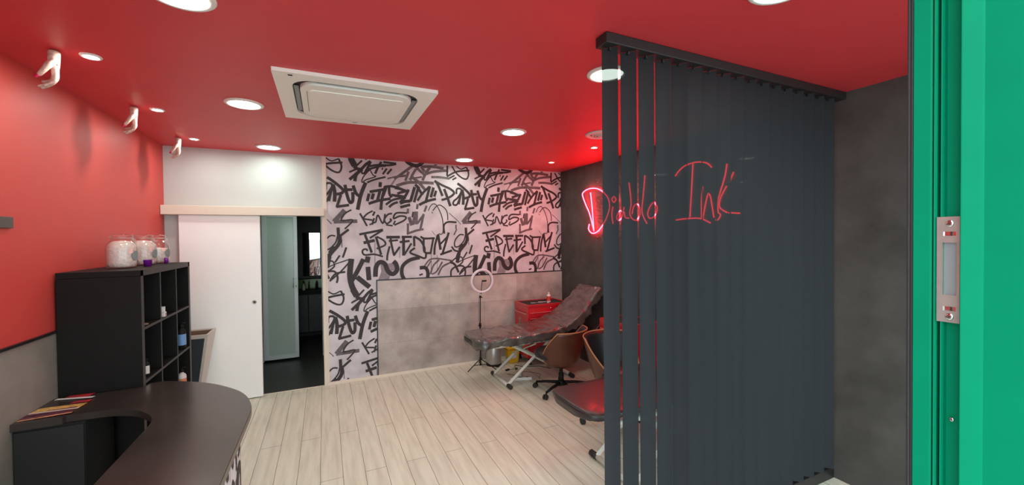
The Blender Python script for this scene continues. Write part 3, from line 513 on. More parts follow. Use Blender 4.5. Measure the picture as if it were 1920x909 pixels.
# jars
def make_jar():
    t=thing('glass_jar','','jar',(-1.255,3.62,1.514),0,'clip-top glass jars on the black shelf')
    g=B('glass').lathe([(.070,0),(.078,.006),(.081,.03),(.082,.13),(.078,.155),(.062,.178),(.054,.186),(.053,.200),(.057,.202),(.057,.207)],seg=40,cap=False).obj('jar_body',t)
    B('glass').lathe([(.001,.001),(.070,.0005)],seg=40,cap=False).obj('jar_base',t)
    B('glass').lathe([(.058,.208),(.060,.214),(.058,.224),(.045,.230),(.001,.231)],seg=40,cap=False).obj('lid',t)
    B('steel').tube([(.058*math.cos(a),.058*math.sin(a),.203) for a in [k*PI/12 for k in range(24)]],.0018,6,closed=True).tube([(.061,-.012,.20),(.070,-.014,.185),(.074,-.012,.172)],.0018,6).tube([(.061,.012,.20),(.070,.014,.185),(.074,.012,.172)],.0018,6).obj('wire_clip',t)
    B('steel').tube([(-.058,.012,.203),(-.061,.012,.212),(-.058,.012,.222)],.0016,6).tube([(-.061,-.013,.212),(-.061,.013,.212)],.0016,6).obj('wire_hinge',t)
    # round sticker on the jar front
    P=[];ca=-.25
    for i in range(9):
        r=.030*i/8;row=[]
        for k in range(24):
            a=k*PI/12;s=r*math.cos(a);z=.085+r*math.sin(a)*1.05;an=ca+s/.083
            row.append((.0832*math.cos(an),.0832*math.sin(an),z))
        P.append(row)
    B('seal').grid(P[1:],closeu=True).obj('round_label',t)
    return t
def fill(loc,top,label,seed):
    bm=MB().m('cotton');pr=[(.001,.004),(.066,.004),(.074,.012),(.0765,.03)]+[(.0768,z) for z in [.05+.02*i for i in range(20)] if z<min(top,.135)]
    if top>.14: pr+=[(.074,.150),(.058,.170),(.04,.18)]
    else: pr+=[(.075,top),(.05,top+.006)]
    pr+=[(.001,pr[-1][1]+.004)]
    bm.lathe(pr,seg=36)
    for v in bm.bm.verts:
        n=noise.noise(Vector((v.co.x*35+seed,v.co.y*35,v.co.z*35)));r=math.hypot(v.co.x,v.co.y)
        if r>.02:
            k=1-.035*abs(n)-.004;v.co.x*=k;v.co.y*=k
    return tag(bm.obj('jar_filling',loc=loc),label,'filling')
j=make_jar();j['label']='clip-top glass jar nearest the camera, full of white cotton'
fill((-1.255,3.62,1.516),.16,'white cotton filling inside the nearest glass jar',1)
dup(j,(-1.255,3.975,1.514),'middle clip-top glass jar, behind the purple cup');fill((-1.255,3.975,1.516),.16,'white cotton filling inside the middle glass jar',5)
dup(j,(-1.235,4.185,1.514),'clip-top glass jar at the far end of the shelf, partly filled',rotz=0)
fill((-1.235,4.185,1.516),.115,'white filling inside the farthest glass jar',9)
tag(B('purple').lathe([(.001,.0),(.021,.0),(.025,.045),(.026,.047),(.024,.047),(.020,.004),(.001,.0035)],(-1.155,3.735,1.514),seg=24).obj('plastic_cup'),'small purple plastic cup between the first and second jar','cup')
tag(B('purple').lathe([(.001,.0),(.012,.0),(.013,.03),(.011,.046),(.005,.048),(.001,.048)],(-1.150,4.090,1.514),seg=16).obj('ink_pot'),'tiny dark purple ink pot between the second and third jar','pot')
# things in the shelf compartments
def bottle(nm,label,loc,r,h,body,capm,lab=None,grp=None,neck=.35,pump=False):
    t=thing(nm,label,'bottle',loc,0,grp)
    B(body).lathe([(r*.9,0),(r,.004),(r,h*.68),(r*.85,h*.76),(r*neck,h*.82),(r*neck,h*.86)],seg=20).obj('bottle_body',t)
    B(capm).lathe([(r*neck*1.25,h*.86),(r*neck*1.25,h*.94),(r*neck*.6,h)],seg=16).obj('cap',t)
    if lab: B(lab).lathe([(r*1.01,h*.15),(r*1.01,h*.60)],seg=20,cap=False).obj('label_band',t)
    if pump: B(capm).tube([(0,0,h*.98),(0,0,h*1.06),(r*.9,0,h*1.05)],r*.16,8).obj('pump_nozzle',t)
    return t
tt=tag(B('paperwhite').box(-.018,.018,-.02,.02,0,.036,.004).m('seal').box(.0181,.0186,-.010,.010,.008,.026).obj('small_box'),'small white box, lower of two stacked in the top middle compartment','box','small white boxes in the shelf')
tt.location=(-1.068,3.700,1.1475)
t2=tt.copy();COL.objects.link(t2);t2.location=(-1.069,3.694,1.184);t2['label']='small white box, upper of two stacked in the top middle compartment';t2.rotation_euler.z=.2
bottle('dropper_bottle','small white dropper bottle in the second row nearest compartment',(-1.078,3.425,.8045),.015,.115,'black','black','paperwhite',neck=.3)
bottle('spray_bottle','blue and white bottle in the second row farthest compartment',(-1.082,4.165,.8045),.030,.20,'black','black','bluelabel',neck=.4,pump=True)
bottle('lotion_bottle','white bottle with orange label in the third row farthest compartment',(-1.082,4.150,.4495),.030,.19,'paperwhite','black','flyer_o',neck=.4,pump=True)
tag(B('planter_in').lathe([(.028,0),(.031,.006),(.024,.010)],(-1.085,3.40,1.1475),seg=20).obj('small_dish'),'small brown dish in the top nearest compartment','dish')
tag(B('slotgrey').box(-1.30,-1.12,3.37,3.52,1.1475,1.29,.01).obj('dark_pouch'),'dark grey pouch deep inside the top nearest compartment','pouch')

# reception worktop
outer=[(-1.438,3.235),(-1.10,3.245),(-1.035,3.262),(-1.02,3.315),(-.95,3.318),(-.823,3.247),(-.71,3.165),(-.608,3.065),(-.494,2.916),(-.43,2.79),(-.395,2.68),(-.374,2.57),(-.370,2.45)]
outer=outer[:4]+[(a,b_) for a,b_,_ in cat_rom([(a,b_,0) for a,b_ in outer[4:]],4)]+[(-.370,1.0),(-.40,.92)]
inner=[(-.77,.92),(-.80,1.0),(-.80,2.45)]+[(a,b_) for a,b_,_ in cat_rom([(-.80,2.53,0),(-.808,2.617,0),(-.835,2.69,0),(-.875,2.75,0),(-.93,2.815,0),(-1.0,2.865,0),(-1.087,2.893,0),(-1.18,2.897,0)],4)]+[(-1.245,2.90),(-1.25,2.878),(-1.438,2.872)]
poly=outer+inner
t=thing('reception_counter','curved dark reception counter with graffiti-papered front and black worktop','counter',(0,0,0))
def top_slab():
    mb=B('counter').prism(poly,.748,.785)
    es=[e for e in mb.bm.edges if abs(e.verts[0].co.z-.785)<1e-5 and abs(e.verts[1].co.z-.785)<1e-5 and len([f for f in e.link_faces if abs(f.normal.z)<.5 or True])==2]
    return mb
tp=top_slab().obj('worktop',t)
# edge band strip just below the top edge of the outer side
def offs(pl,d):
    o=[]
    n=len(pl)
    for i in range(n):
        a=Vector(pl[max(i-1,0)]);c=Vector(pl[min(i+1,n-1)]);tg=(c-a).normalized();o.append((pl[i][0]+tg.y*-d,pl[i][1]+tg.x*d))
    return o
ob=outer[2:]
A_=offs(ob,.0012)
mb=B('edgeband')
lo=[mb.bm.verts.new((x,y,.749)) for x,y in A_];hi=[mb.bm.verts.new((x,y,.779)) for x,y in A_]
for i in range(len(A_)-1): mb.bm.faces.new((lo[i],lo[i+1],hi[i+1],hi[i]))
o=mb.obj('edge_banding',t);solid(o,.0012,0)
# papered base following the outline
bo=offs(ob,-.055)
mb=B('paper');lo=[mb.bm.verts.new((x,y,0)) for x,y in bo];hi=[mb.bm.verts.new((x,y,.747)) for x,y in bo]
bi=offs(bo,-.02);lo2=[mb.bm.verts.new((x,y,0)) for x,y in bi];hi2=[mb.bm.verts.new((x,y,.747)) for x,y in bi]
n=len(bo)
for i in range(n-1):
    for q in ((lo[i],lo[i+1],hi[i+1],hi[i]),(lo2[i+1],lo2[i],hi2[i],hi2[i+1]),(hi[i],hi[i+1],hi2[i+1],hi2[i]),(lo[i+1],lo[i],lo2[i],lo2[i+1])): mb.bm.faces.new(q)
for i in (0,n-1): mb.bm.faces.new((lo[i],hi[i],hi2[i],lo2[i]))
cum=[0]
for i in range(n-1): cum.append(cum[-1]+(Vector(bo[i+1])-Vector(bo[i])).length)
def onbase(s,d,z):
    for i in range(n-1):
        if s<=cum[i+1] or i==n-2:
            f=(s-cum[i])/(cum[i+1]-cum[i]);a=Vector(bo[i]);c=Vector(bo[i+1]);p=a.lerp(c,f);tg=(c-a).normalized();nn=Vector((-tg.y,tg.x));p=p+nn*(d+.0008)
            return (p.x,p.y,z)
graffiti(mb,0.01,cum[-1]-.01,.005,.74,onbase,sx=.4,sz=-.9)
mb.obj('front_panel',t,recalc=False)
tag(B('black').box(-1.436,-1.165,2.885,3.20,0,.7475,.002).m('blacktrim').box(-1.43,-1.17,2.879,2.884,.02,.735).obj('drawer_pedestal'),'black pedestal cabinet under the worktop beside the grey wall panel','cabinet')
# leaflets on the worktop
def leaflet(nm,label,mt,c,w,h,rot,z,edge=None):
    mb=B(mt).box(-w/2,w/2,-h/2,h/2,0,.0012)
    if edge: mb.m(edge).box(-w/2,w/2,-h/2-.0003,-h/2+.014,.0013,.0017)
    for v in mb.bm.verts:
        v.co.z+=.004*max(0,(v.co.x/w+.5))**3
    return tag(mb.obj(nm,loc=(c[0],c[1],z),rotz=rot),label,'leaflet','leaflets on the worktop')
leaflet('leaflet','orange-edged dark leaflet at the front corner of the worktop by the wall','flyer_d',(-1.332,2.935),.20,.050,.07,.7855,'flyer_o')
leaflet('leaflet','yellow patterned leaflet with a cream edge lying behind the orange-edged one','flyer_y',(-1.330,3.030),.205,.080,-.10,.7855,'cream')
leaflet('leaflet','dark leaflet half covered by the yellow one','flyer_d',(-1.340,2.992),.19,.05,.0,.7855)
leaflet('leaflet','red leaflet nearest the black shelf','flyer_r',(-1.322,3.222),.12,.050,-.15,.7855)
leaflet('leaflet','white-edged leaflet strip lying in front of the red leaflet','paperwhite',(-1.325,3.180),.19,.022,-.30,.7875)
leaflet('leaflet','small red card between the white strip and the yellow leaflet','flyer_r',(-1.268,3.105),.085,.032,-.15,.7855)

# tapered bin in front of the sliding door
t=thing('tapered_planter','tall tapered taupe planter with slate front panel by the white door','planter',(-1.17,4.84,0))
def taper(mb,tx,ty,bx,by,z0,z1,n=1):
    v=[mb.bm.verts.new(p) for p in ((-bx,-by,z0),(bx,-by,z0),(bx,by,z0),(-bx,by,z0),(-tx,-ty,z1),(tx,-ty,z1),(tx,ty,z1),(-tx,ty,z1))];return v
def tbox(m_,tx,ty,bx,by,z0,z1,open_top=True,thick=.02):
    mb=B(m_);o=taper(mb,tx,ty,bx,by,z0,z1);i=taper(mb,tx-thick,ty-thick,bx-thick,by-thick,z0+thick,z1)
    fs=[]
    for a,b_ in ((0,1),(1,2),(2,3),(3,0)):
        fs.append(mb.bm.faces.new((o[a],o[b_],o[b_+4],o[a+4])));fs.append(mb.bm.faces.new((i[b_],i[a],i[a+4],i[b_+4])));fs.append(mb.bm.faces.new((o[a+4],o[b_+4],i[b_+4],i[a+4])))
    fs.append(mb.bm.faces.new((o[3],o[2],o[1],o[0])));fs.append(mb.bm.faces.new((i[0],i[1],i[2],i[3])));mb._f(fs);return mb
tbox('planter_lt',.155,.155,.030,.070,0,.80,thick=.018).obj('planter_body',t)
mb=B('planter_dark');v=[mb.bm.verts.new(p) for p in ((-.030,-.0785,.06),(.020,-.0785,.06),(.126,-.1535,.765),(-.138,-.1535,.765))];mb.bm.faces.new(v);o=mb.obj('front_panel',t);solid(o,.004,0)
tbox('planter_in',.1345,.1345,.0105,.050,.03,.79,thick=.003).obj('inner_liner',t)
# ---------------------------------------------------------------- ring light
t=thing('ring_light','white ring light on a thin black tripod against the grey panel','ring light',(1.80,4.86,0))
R_=.1415;cy_=.0
B('ringtube').tube([(R_*math.cos(a)+.035,0,1.132+R_*math.sin(a)) for a in [k*2*PI/48 for k in range(48)]],.0175,14,closed=True).obj('light_ring',t)
B('black').tube([((R_-.018)*math.cos(a)+.035,-.002,1.132+(R_-.018)*math.sin(a)) for a in [k*2*PI/48 for k in range(48)]],.003,6,closed=True).obj('inner_rim',t)
B('black').tube([(.02,0,.985),(.022,-.004,1.03),(.032,-.006,1.12)],.0045,8).box(.028,.092,-.012,-.004,1.122,1.142,.002).obj('phone_holder',t)
B('black').tube([(0,0,.06),(0,0,.56)],.009).tube([(0,0,.55),(.006,0,.93)],.0065).tube([(.008,0,.93),(.018,0,.985)],.008).obj('pole',t)
B('black').lathe([(.012,.54),(.016,.545),(.016,.585),(.011,.59)],seg=16).tube([(0,0,.565),(-.025,-.003,.565)],.006,8).obj('clamp_collar',t)
B('black').tube([(.008,0,.925),(.035,-.004,.922)],.006,8).lathe([(.011,.915),(.013,.92),(.013,.94),(.010,.945)],(.007,0,0),seg=14).obj('tilt_knob',t)
B('chrome').lathe([(.009,0),(.010,.004),(.010,.018),(.008,.022)],(.010,0,.945),seg=14).obj('swivel_joint',t)
B('cable').tube(cat_rom([(.02,-.01,.985),(-.018,-.012,.90),(-.02,-.012,.6),(.02,-.012,.40),(.015,-.01,.1),(.02,-.02,.02)],6),.0022,6).obj('lead',t)
for a in (200,318,75):
    a=math.radians(a);r=.21
    c_,s_=math.cos(a),math.sin(a)
    B('black').tube([(0,0,.13),(c_*r*.55,s_*r*.55,.068),(c_*r,s_*r,.010)],.006,8).tube([(0,0,.055),(c_*r*.55,s_*r*.55,.068)],.0045,8).obj('leg',t)
B('black').lathe([(.012,.115),(.014,.12),(.014,.145),(.010,.15)],seg=14).obj('hub',t)
B('black').lathe([(.011,.045),(.012,.05),(.012,.065),(.010,.07)],seg=14).obj('strut_collar',t)

# pedal bin, sharps bin
t=thing('pedal_bin','round brushed steel pedal bin under the foot of the covered bed','bin',(2.02,4.95,0))
B('steel').lathe([(.098,.02),(.100,.03),(.100,.255),(.098,.26)],seg=36).obj('bin_body',t)
B('black').lathe([(.102,0),(.102,.02),(.095,.022)],seg=36).obj('base',t)
B('steel').lathe([(.102,.262),(.102,.272),(.085,.288),(.04,.297),(.001,.299)],seg=36).obj('lid',t)
B('black').box(-.022,.022,-.145,-.10,.006,.016,.003).obj('pedal',t)
t=thing('sharps_bin','yellow plastic sharps bin on the floor behind the bed leg','bin',(2.283,4.93,0))
mb=B('yellow');tv=taper(mb,.085,.07,.068,.055,0,.19);
for q in ((0,3,2,1),(4,5,6,7),(0,1,5,4),(1,2,6,5),(2,3,7,6),(3,0,4,7)): mb.bm.faces.new([tv[i] for i in q])
bmesh.ops.bevel(mb.bm,geom=mb.bm.edges[:],offset=.012,segments=3,affect='EDGES');mb.obj('bin_body',t)
B('yellow').box(-.09,.09,-.075,.075,.19,.215,.008).m('paperwhite').box(-.03,.03,-.03,.03,.215,.222,.004).obj('lid',t)
B('paperwhite').box(-.035,.035,-.0685,-.0665,.07,.13).obj('label_patch',t)

# red tool chests
def tool_chest(name,label,loc,rotz,w,dp,h,zb,drawers,handles=True,side=True):
    t=thing(name,label,'tool chest',loc,rotz)
    B('redmetal').box(-w/2,w/2,-dp/2,dp/2,zb,h-.03,.006).obj('cabinet_body',t)
    frame(B('redmetal'),rrect(w/2+.004,dp/2+.004,.02),rrect(w/2-.02,dp/2-.02,.02),h-.03,h).obj('top_tray',t)
    B('blackmat').prism(rrect(w/2-.021,dp/2-.021,.02),h-.03,h-.006).obj('top_mat',t)
    z=h-.10
    for i,dh in enumerate(drawers):
        d=B('redmetal').box(-w/2+.022,w/2-.022,-dp/2-.012,-dp/2-.0005,z-dh+.008,z,.003).obj('drawer',t)
        B('redhandle').box(-w/2+.035,w/2-.035,-dp/2-.022,-dp/2-.0125,z-.010,z-.002,.003).obj('handle',d)
        z-=dh
    B('chrome').lathe([(.011,0),(.011,.004),(.006,.006)],seg=16).obj('lock',t).matrix_local=Matrix.Translation((.04,-dp/2-.001,h-.062))@Matrix.Rotation(PI/2,4,'X')
    if side:
        B('redhandle').tube([(-w/2-.002,-dp*.42,h-.115),(-w/2-.016,-dp*.36,h-.118),(-w/2-.016,dp*.36,h-.118),(-w/2-.002,dp*.42,h-.115)],.008,10).obj('side_handle',t)
        # oval emblem with a wrench shape
        mb=B('seal');P=[(-w/2-.0012,.02+.055*math.cos(a)*.8,h-.245+.055*math.sin(a)*1.05) for a in [k*PI/14 for k in range(28)]]
        mb.tube(P,.0022,6,closed=True);mb.tube([(-w/2-.0012,.02,h-.29),(-w/2-.0012,.02,h-.215)],.007,8);mb.tube([(-w/2-.0012,.006,h-.20),(-w/2-.0012,.010,h-.217),(-w/2-.0012,.030,h-.217),(-w/2-.0012,.034,h-.20)],.004,6)
        mb.obj('emblem',t)
    for sx in (-1,1):
        for sy in (-1,1):
            c=B('black').box(sx*(w/2-.05)-.012,sx*(w/2-.05)+.012,sy*(dp/2-.05)-.012,sy*(dp/2-.05)+.012,.05,zb,.002).obj('castor',t)
            B('rubber').tube([(sx*(w/2-.05)-.012,sy*(dp/2-.05),.03),(sx*(w/2-.05)+.012,sy*(dp/2-.05),.03)],.03,18).obj('wheel',c)
    return t
tool_chest('tool_chest','red metal tool chest with drawers behind the covered bed',(2.70,4.86,0),-.02,.62,.40,.80,.10,(.075,.075,.075,.10,.14))
tool_chest('tool_trolley','red drawer trolley seen in slices between the blind slats',(2.93,3.36,0),-PI/2,.46,.42,.80,.14,(.08,.08,.09,.10,.12),side=False)
bottle('squeeze_bottle','white squeeze bottle with red label standing on the red tool chest',(2.78,4.79,.7955),.027,.135,'paperwhite','paperwhite','redlabel',neck=.4)
bottle('tall_bottle','pale bottle on the red trolley behind the blind slats',(3.04,3.20,.7955),.032,.19,'paperwhite','seal',None,neck=.4)
for k,(x,y,r,m_,l) in enumerate(((2.58,4.82,.3,'paperwhite','white paper strip lying left on the tool chest'),(2.63,4.80,.15,'seal','grey paper strip lying in the middle of the tool chest'),(2.70,4.83,.1,'paperwhite','white paper strip next to the squeeze bottle'))):
    tag(B(m_).box(-.055,.055,-.014,.014,0,.003).obj('paper_strip',loc=(x,y,.7955+.0008*k),rotz=r-.5),l,'paper','paper strips on the tool chest')
tag(B('paperwhite').lathe([(.014,0),(.017,.012),(.015,.013)],(2.735,4.735,.7955),seg=16).obj('ink_cup'),'tiny white cup in front of the squeeze bottle','cup')

# ---------------------------------------------------------------- treatment beds
def make_bed(name,label,loc,covered,prof,prof_dir=1):
    t=thing(name,label,'treatment bed',loc)
    W=.28
    st=cat_rom([(x,z,0) for x,z in prof],11 if covered else 6);st=[(a,b_) for a,b_,_ in st]
    x0=st[0][0];L=st[-1][0]-x0
    def section(mb,inset,top_off,th,wr,overhang):
        P=[]
        n=len(st)
        for i,(x,z) in enumerate(st):
            a=Vector(st[max(i-1,0)]);c=Vector(st[min(i+1,n-1)]);tg=(c-a).normalized();nx,nz=-tg.y,tg.x
            e=x-x0;w=W
            if e<.14: w=W-.14+math.sqrt(max(0,.14**2-(.14-e)**2))
            u=(st[-1][0]-x)
            if z>.75: w=W-.05*min(1,(z-.75)/.15)
            w+=inset
            row=[]
            K=44
            for k in range(K):
                # superellipse-like cross-section
                f=k/K*2*PI;ce,se=math.cos(f),math.sin(f)
                yy=w*math.copysign(abs(ce)**.35,ce);hh=th/2*math.copysign(abs(se)**.5,se)
                px_=x+nx*(hh+top_off);pz_=z+nz*(hh+top_off)
                if wr:
                    q=Vector((px_*9,yy*9,pz_*9));d=noise.noise(q)*.010+.006*(1-2.2*abs(noise.noise(q*2.1)))**1+.007*(1-2.4*abs(noise.noise(Vector((px_*13+yy*9,yy*30-px_*4,1.7)))))
                    q2=Vector((px_*4+yy*7,yy*22-px_*6,3));d+=abs(noise.noise(q2))*.012
                    if se<-.2: d=abs(d)*2.2+.006; 
                    px_+=nx*d*(1 if se>0 else -1);pz_+=nz*d*(1 if se>0 else -1)
                    yy+=math.copysign(abs(d)*.6,ce)
                row.append((px_,yy,pz_))
            P.append(row)
        V=mb.grid(P,closeu=True).V;mb._f([mb.bm.faces.new(V[0]),mb.bm.faces.new(V[-1][::-1])],True);return mb
    section(B('vinyl'),0,-.032,.060,False,0).obj('mattress',t)
    if covered: section(B('plastic'),.008,-.030,.078,True,0).obj('plastic_cover',t)
    # steel frame below, scissor legs
    zs=.475;fr=B('whitemetal')
    for sy in (-.2,.2): fr.tube([(x0+.22,sy,zs),(x0+1.05,sy,zs)],.016,10)
    fr.tube([(x0+.22,-.2,zs),(x0+.22,.2,zs)],.014,10).tube([(x0+1.05,-.2,zs),(x0+1.05,.2,zs)],.014,10).obj('under_frame',t)
    fx=x0+.40;hx=x0+1.22
    for sy in (-.2,.2):
        B('whitemetal').tube([(fx,sy,.035),(x0+.95,sy*.98,zs)],.020,4,smooth=False).obj('leg',t)
        B('whitemetal').tube([(hx,sy*.85,.035),(x0+.45,sy*.85,zs)],.018,4,smooth=False).obj('leg',t)
    for x in (fx,hx):
        f=B('whitemetal').tube([(x,-.20,.026),(x,.20,.026)],.020,10).obj('foot_bar',t)
        for s in (-1,1): B('rubber').tube([(x,s*.20,.026),(x,s*.275,.026)],.0245,12).obj('end_cap',f)
    B('whitemetal').tube([(x0+.42,-.12,.46),(x0+.80,.12,.30)],.007,8).obj('brace_rod',t)
    B('whitemetal').tube([(x0+.78,-.16,.44),(x0+.62,.16,.27)],.007,8).obj('brace_rod',t)
    B('black').tube([(x0+1.0,0,.47),(x0+1.36,0,.66)],.02,10).obj('backrest_strut',t)
    return t
prof1=[(1.44,.560),(1.70,.568),(2.00,.574),(2.20,.580),(2.40,.597),(2.55,.630),(2.68,.685),(2.80,.765),(2.90,.850),(3.02,.965),(3.10,1.04)]
prof1=[(x-1.44,z+.008) for x,z in prof1]
bed=make_bed('treatment_bed','black treatment bed wrapped in crinkled dark plastic, backrest raised',(1.45,4.31,0),True,prof1)
prof2=[(0,.60),(.3,.60),(.7,.60),(1.0,.60),(1.3,.60),(1.55,.60),(1.68,.602)]
make_bed('treatment_bed','black vinyl treatment bed lying flat, half behind the blind',(1.445,2.275,0),False,prof2)
ar=B('vinyl').box(-.18,.18,-.05,.05,-.018,.018,.012,Matrix.Translation((1.60,-.335,.66))@Matrix.Rotation(-.70,4,'Y')).obj('arm_rest',bed)
B('black').tube([(1.55,-.325,.60),(1.50,-.26,.58),(1.42,-.16,.60)],.012,8).obj('arm_rest_bracket',ar)

# ---------------------------------------------------------------- shell chairs
def make_chair(label,loc,rotz,zadd=0.):
    t=thing('shell_chair',label,'chair',loc,rotz,'walnut swivel shell chairs')
    # bucket shell: u angle round the sitter (0 = back), v height; local front = +X
    def shell(off,umax,vt=1.0,v0=.0):
        P=[]
        for i in range(13):
            v=v0+(vt-v0)*i/12;row=[]
            for k in range(33):
                u=(k/32*2-1);a=PI+u*umax
                side=abs(u)
                top=.735-.012*side-.66*max(0,side-.50)
                z=.335+(top-.335)*v
                zz=(z-.335)/.40;r=.150+.105*(zz**.5)+.03*zz
                rx=r*(1.0 if math.cos(a)<0 else 1.05);ry=r*1.02
                row.append(((rx-off)*math.cos(a)+.035*0,(ry-off)*math.sin(a),z+zadd+off*.35))
            P.append(row)
        return P
    um=math.radians(128)
    o=B('wood').grid(shell(0,um)).obj('seat_shell',t);solid(o,.008,0)
    o=B('leather').grid(shell(.013,um*.965,.965,.06)).obj('backrest_pad',t);solid(o,.012,0)
    # rim edge
    P=shell(.0,um);rim=[P[i][0] for i in range(0,13)]+P[12][1:-1]+[P[i][-1] for i in range(12,-1,-1)]
    B('woodedge').tube(rim,.0065,8).obj('shell_rim',t)
    B('wood').lathe([(.03,.315+zadd),(.11,.320+zadd),(.146,.332+zadd),(.151,.340+zadd),(.03,.350+zadd)],seg=24).obj('shell_base',t)
    B('leather').lathe([(.05,.40+zadd),(.195,.405+zadd),(.225,.43+zadd),(.225,.455+zadd),(.20,.478+zadd),(.10,.488+zadd),(.001,.490+zadd)],(.085,0,0),seg=32).obj('seat_cushion',t)
    B('black').lathe([(.028,.10),(.028,.22+zadd*.5),(.018,.225+zadd*.5),(.018,.305+zadd),(.05,.315+zadd)],seg=20).obj('gas_column',t)
    B('black').lathe([(.036,.065),(.040,.075),(.040,.115),(.030,.125)],seg=20).obj('hub',t)
    for k in range(5):
        a=k*2*PI/5+.30;c_,s_=math.cos(a),math.sin(a)
        l=B('black').tube([(c_*.03,s_*.03,.098),(c_*.17,s_*.17,.088),(c_*.285,s_*.285,.070)],[.019,.015,.012],8).tube([(c_*.285,s_*.285,.075),(c_*.285,s_*.285,.045)],.008,8).obj('leg',t)
        q=B('rubber')
        ax=Vector((-s_,c_,0));cc=Vector((c_*.30,s_*.30,.027))
        for sg in (-1,1): q.tube([tuple(cc+ax*.004*sg),tuple(cc+ax*.020*sg)],.027,16)
        q.obj('castor',l)
    return t
make_chair('walnut shell swivel chair seen from behind, next to the covered bed',(2.33,3.76,0),math.radians(116),-.035)
make_chair('walnut shell chair showing its black padded inside, by the blind',(2.36,2.88,0),math.radians(-80),.055)

# ---------------------------------------------------------------- odds on the floor
tag(B('paperwhite').box(-.13,.13,-.022,.022,0,.034,.006).m('slotdark').box(-.10,-.07,-.012,.012,.034,.0345).box(-.02,.01,-.012,.012,.034,.0345).box(.06,.09,-.012,.012,.034,.0345).obj('power_strip',loc=(2.085,4.265,0),rotz=-.30),'white power strip on the floor below the covered bed','power strip')
bottle('ink_bottle','small white ink bottle standing behind the power strip under the bed',(2.12,4.36,0),.016,.075,'paperwhite','black',None)
tag(B('cable').tube(cat_rom([(2.20,4.64,.006),(2.22,4.72,.006),(2.26,4.76,.006),(2.34,4.66,.006),(2.52,4.60,.006),(2.60,4.45,.006)],8),.004,6).lathe([(.016,0),(.018,.006),(.018,.018),(.012,.022)],(2.20,4.63,0),seg=12).obj('black_cable'),'black cable with a plug running over the floor under the bed','cable')
tag(B('planter_in').tube(cat_rom([(2.02,4.52,.005),(2.14,4.40,.005),(2.24,4.50,.005),(2.38,4.34,.005),(2.32,4.25,.005),(2.30,4.20,.006)],8),.003,6).obj('brown_cable'),'thin brown cable curling to the power strip under the bed','cable')
tag(B('cable').box(-.03,.03,-.015,.015,0,.02,.004).tube(cat_rom([(.03,0,.01),(.08,-.03,.006),(.13,.02,.006)],5),.003,6).obj('foot_switch',loc=(2.08,4.64,0),rotz=.4),'small black foot switch on the floor beside the steel bin','foot switch')

# ---------------------------------------------------------------- vertical blind
t=thing('vertical_blind','black vertical slat blind hanging from the ceiling to the right wall','blind',(0,1.55,0))
B('rail').box(1.195,XR-.002,-.042,.042,ZC-.050,ZC-.0005,.004).obj('headrail',t)
slang=[43,42,41,43,50,43,46,44,47,45,44,46,43,45,47,44,46,45]
for i in range(17):
    cx=1.2465+.1127*i;a=math.radians(slang[i]);w=.0755 if i not in (4,5) else .079
    mb=B('slat');P=[]
    for z in [2.594-(2.594-.115)*k/14 for k in range(15)]:
        row=[]
        for k in range(7):
            s=(k/6-.5)*w;b_=.0035*(1-(2*k/6-1)**2)+.0008*math.sin(z*3+i)
            row.append((cx+s*math.cos(a)+b_*math.sin(a),-s*math.sin(a)+b_*math.cos(a),z))
        P.append(row)
    mb.grid(P);o=mb.obj('slat',t)
    B('rail').box(cx-.006,cx+.006,-.006,.006,2.580,2.596).obj('slat_hanger',t) if i<17 else None
struct(B('blacktrim').box(1.16,XR-.001,1.578,1.66,0,.075,.002).obj('trim_7'))

# ---------------------------------------------------------------- neon sign on the black wall
NEON=[[4.264,1.755,4.351,1.981,4.434,2.107,4.506,2.235,4.493,2.28,4.397,2.31,4.281,2.312,4.169,2.29,4.07,2.241,3.974,2.156,3.946,2.052,3.991,1.942,4.075,1.837,4.176,1.758,4.272,1.73,4.338,1.746,4.379,1.792,4.361,1.851],[4.331,2.263,4.3,2.077,4.278,1.878,4.264,1.755],[3.882,2.047,3.904,1.956,3.884,1.841],[3.864,2.169,3.828,2.129,3.865,2.096,3.901,2.136,3.864,2.169],[3.685,2.028,3.705,1.972,3.758,1.989,3.814,1.924,3.793,1.878,3.739,1.894,3.685,1.971,3.667,1.908,3.602,1.896],[3.599,2.3,3.575,2.154,3.567,2.042,3.589,1.957,3.558,1.894,3.485,1.866,3.425,1.93,3.436,2.015,3.483,2.048,3.533,2.005,3.552,1.937],[3.347,2.347,3.372,2.147,3.394,1.954,3.321,1.823],[3.188,2.013,3.22,2.044,3.275,2.003,3.309,1.932,3.287,1.882,3.232,1.887,3.183,1.933,3.175,1.996,3.215,2.039],[2.932,2.28,2.88,2.329,2.806,2.364,2.707,2.375,2.625,2.365,2.564,2.343,2.52,2.301],[2.721,2.374,2.736,2.144,2.759,1.858],[2.924,1.845,2.814,1.853,2.645,1.849,2.534,1.803],[2.613,2.141,2.627,2.011,2.627,1.852],[2.614,1.851,2.565,2.05,2.548,2.063,2.531,2.032,2.498,1.85],[2.367,2.307,2.391,2.19,2.448,2.024,2.456,1.902,2.431,1.872,2.457,1.83,2.481,1.827],[2.372,2.116,2.432,2.016,2.44,1.937,2.368,1.886],[2.353,1.885,2.251,1.874],[2.306,2.227,2.344,2.148]]
t=thing('neon_sign','red handwritten neon lettering on the black wall, half behind the blind','neon sign',(3.155,3.3,2.0))
B('acrylic').box(.012,.016,-1.16,.94,-.36,.42).obj('backing_sheet',t)
for nm,lst in (('word_tube',NEON[:8]),('word_tube',NEON[8:])):
    a=B('neoncore');b_=B('neonhalo')
    for s in lst:
        p=cat_rom([(0,y-3.3,z-2.0) for y,z in zip(s[::2],s[1::2])],5);a.tube(p,.0056,8);b_.tube(p,.0105,10)
    a.obj('neon_core',t);b_.obj('neon_halo',t)
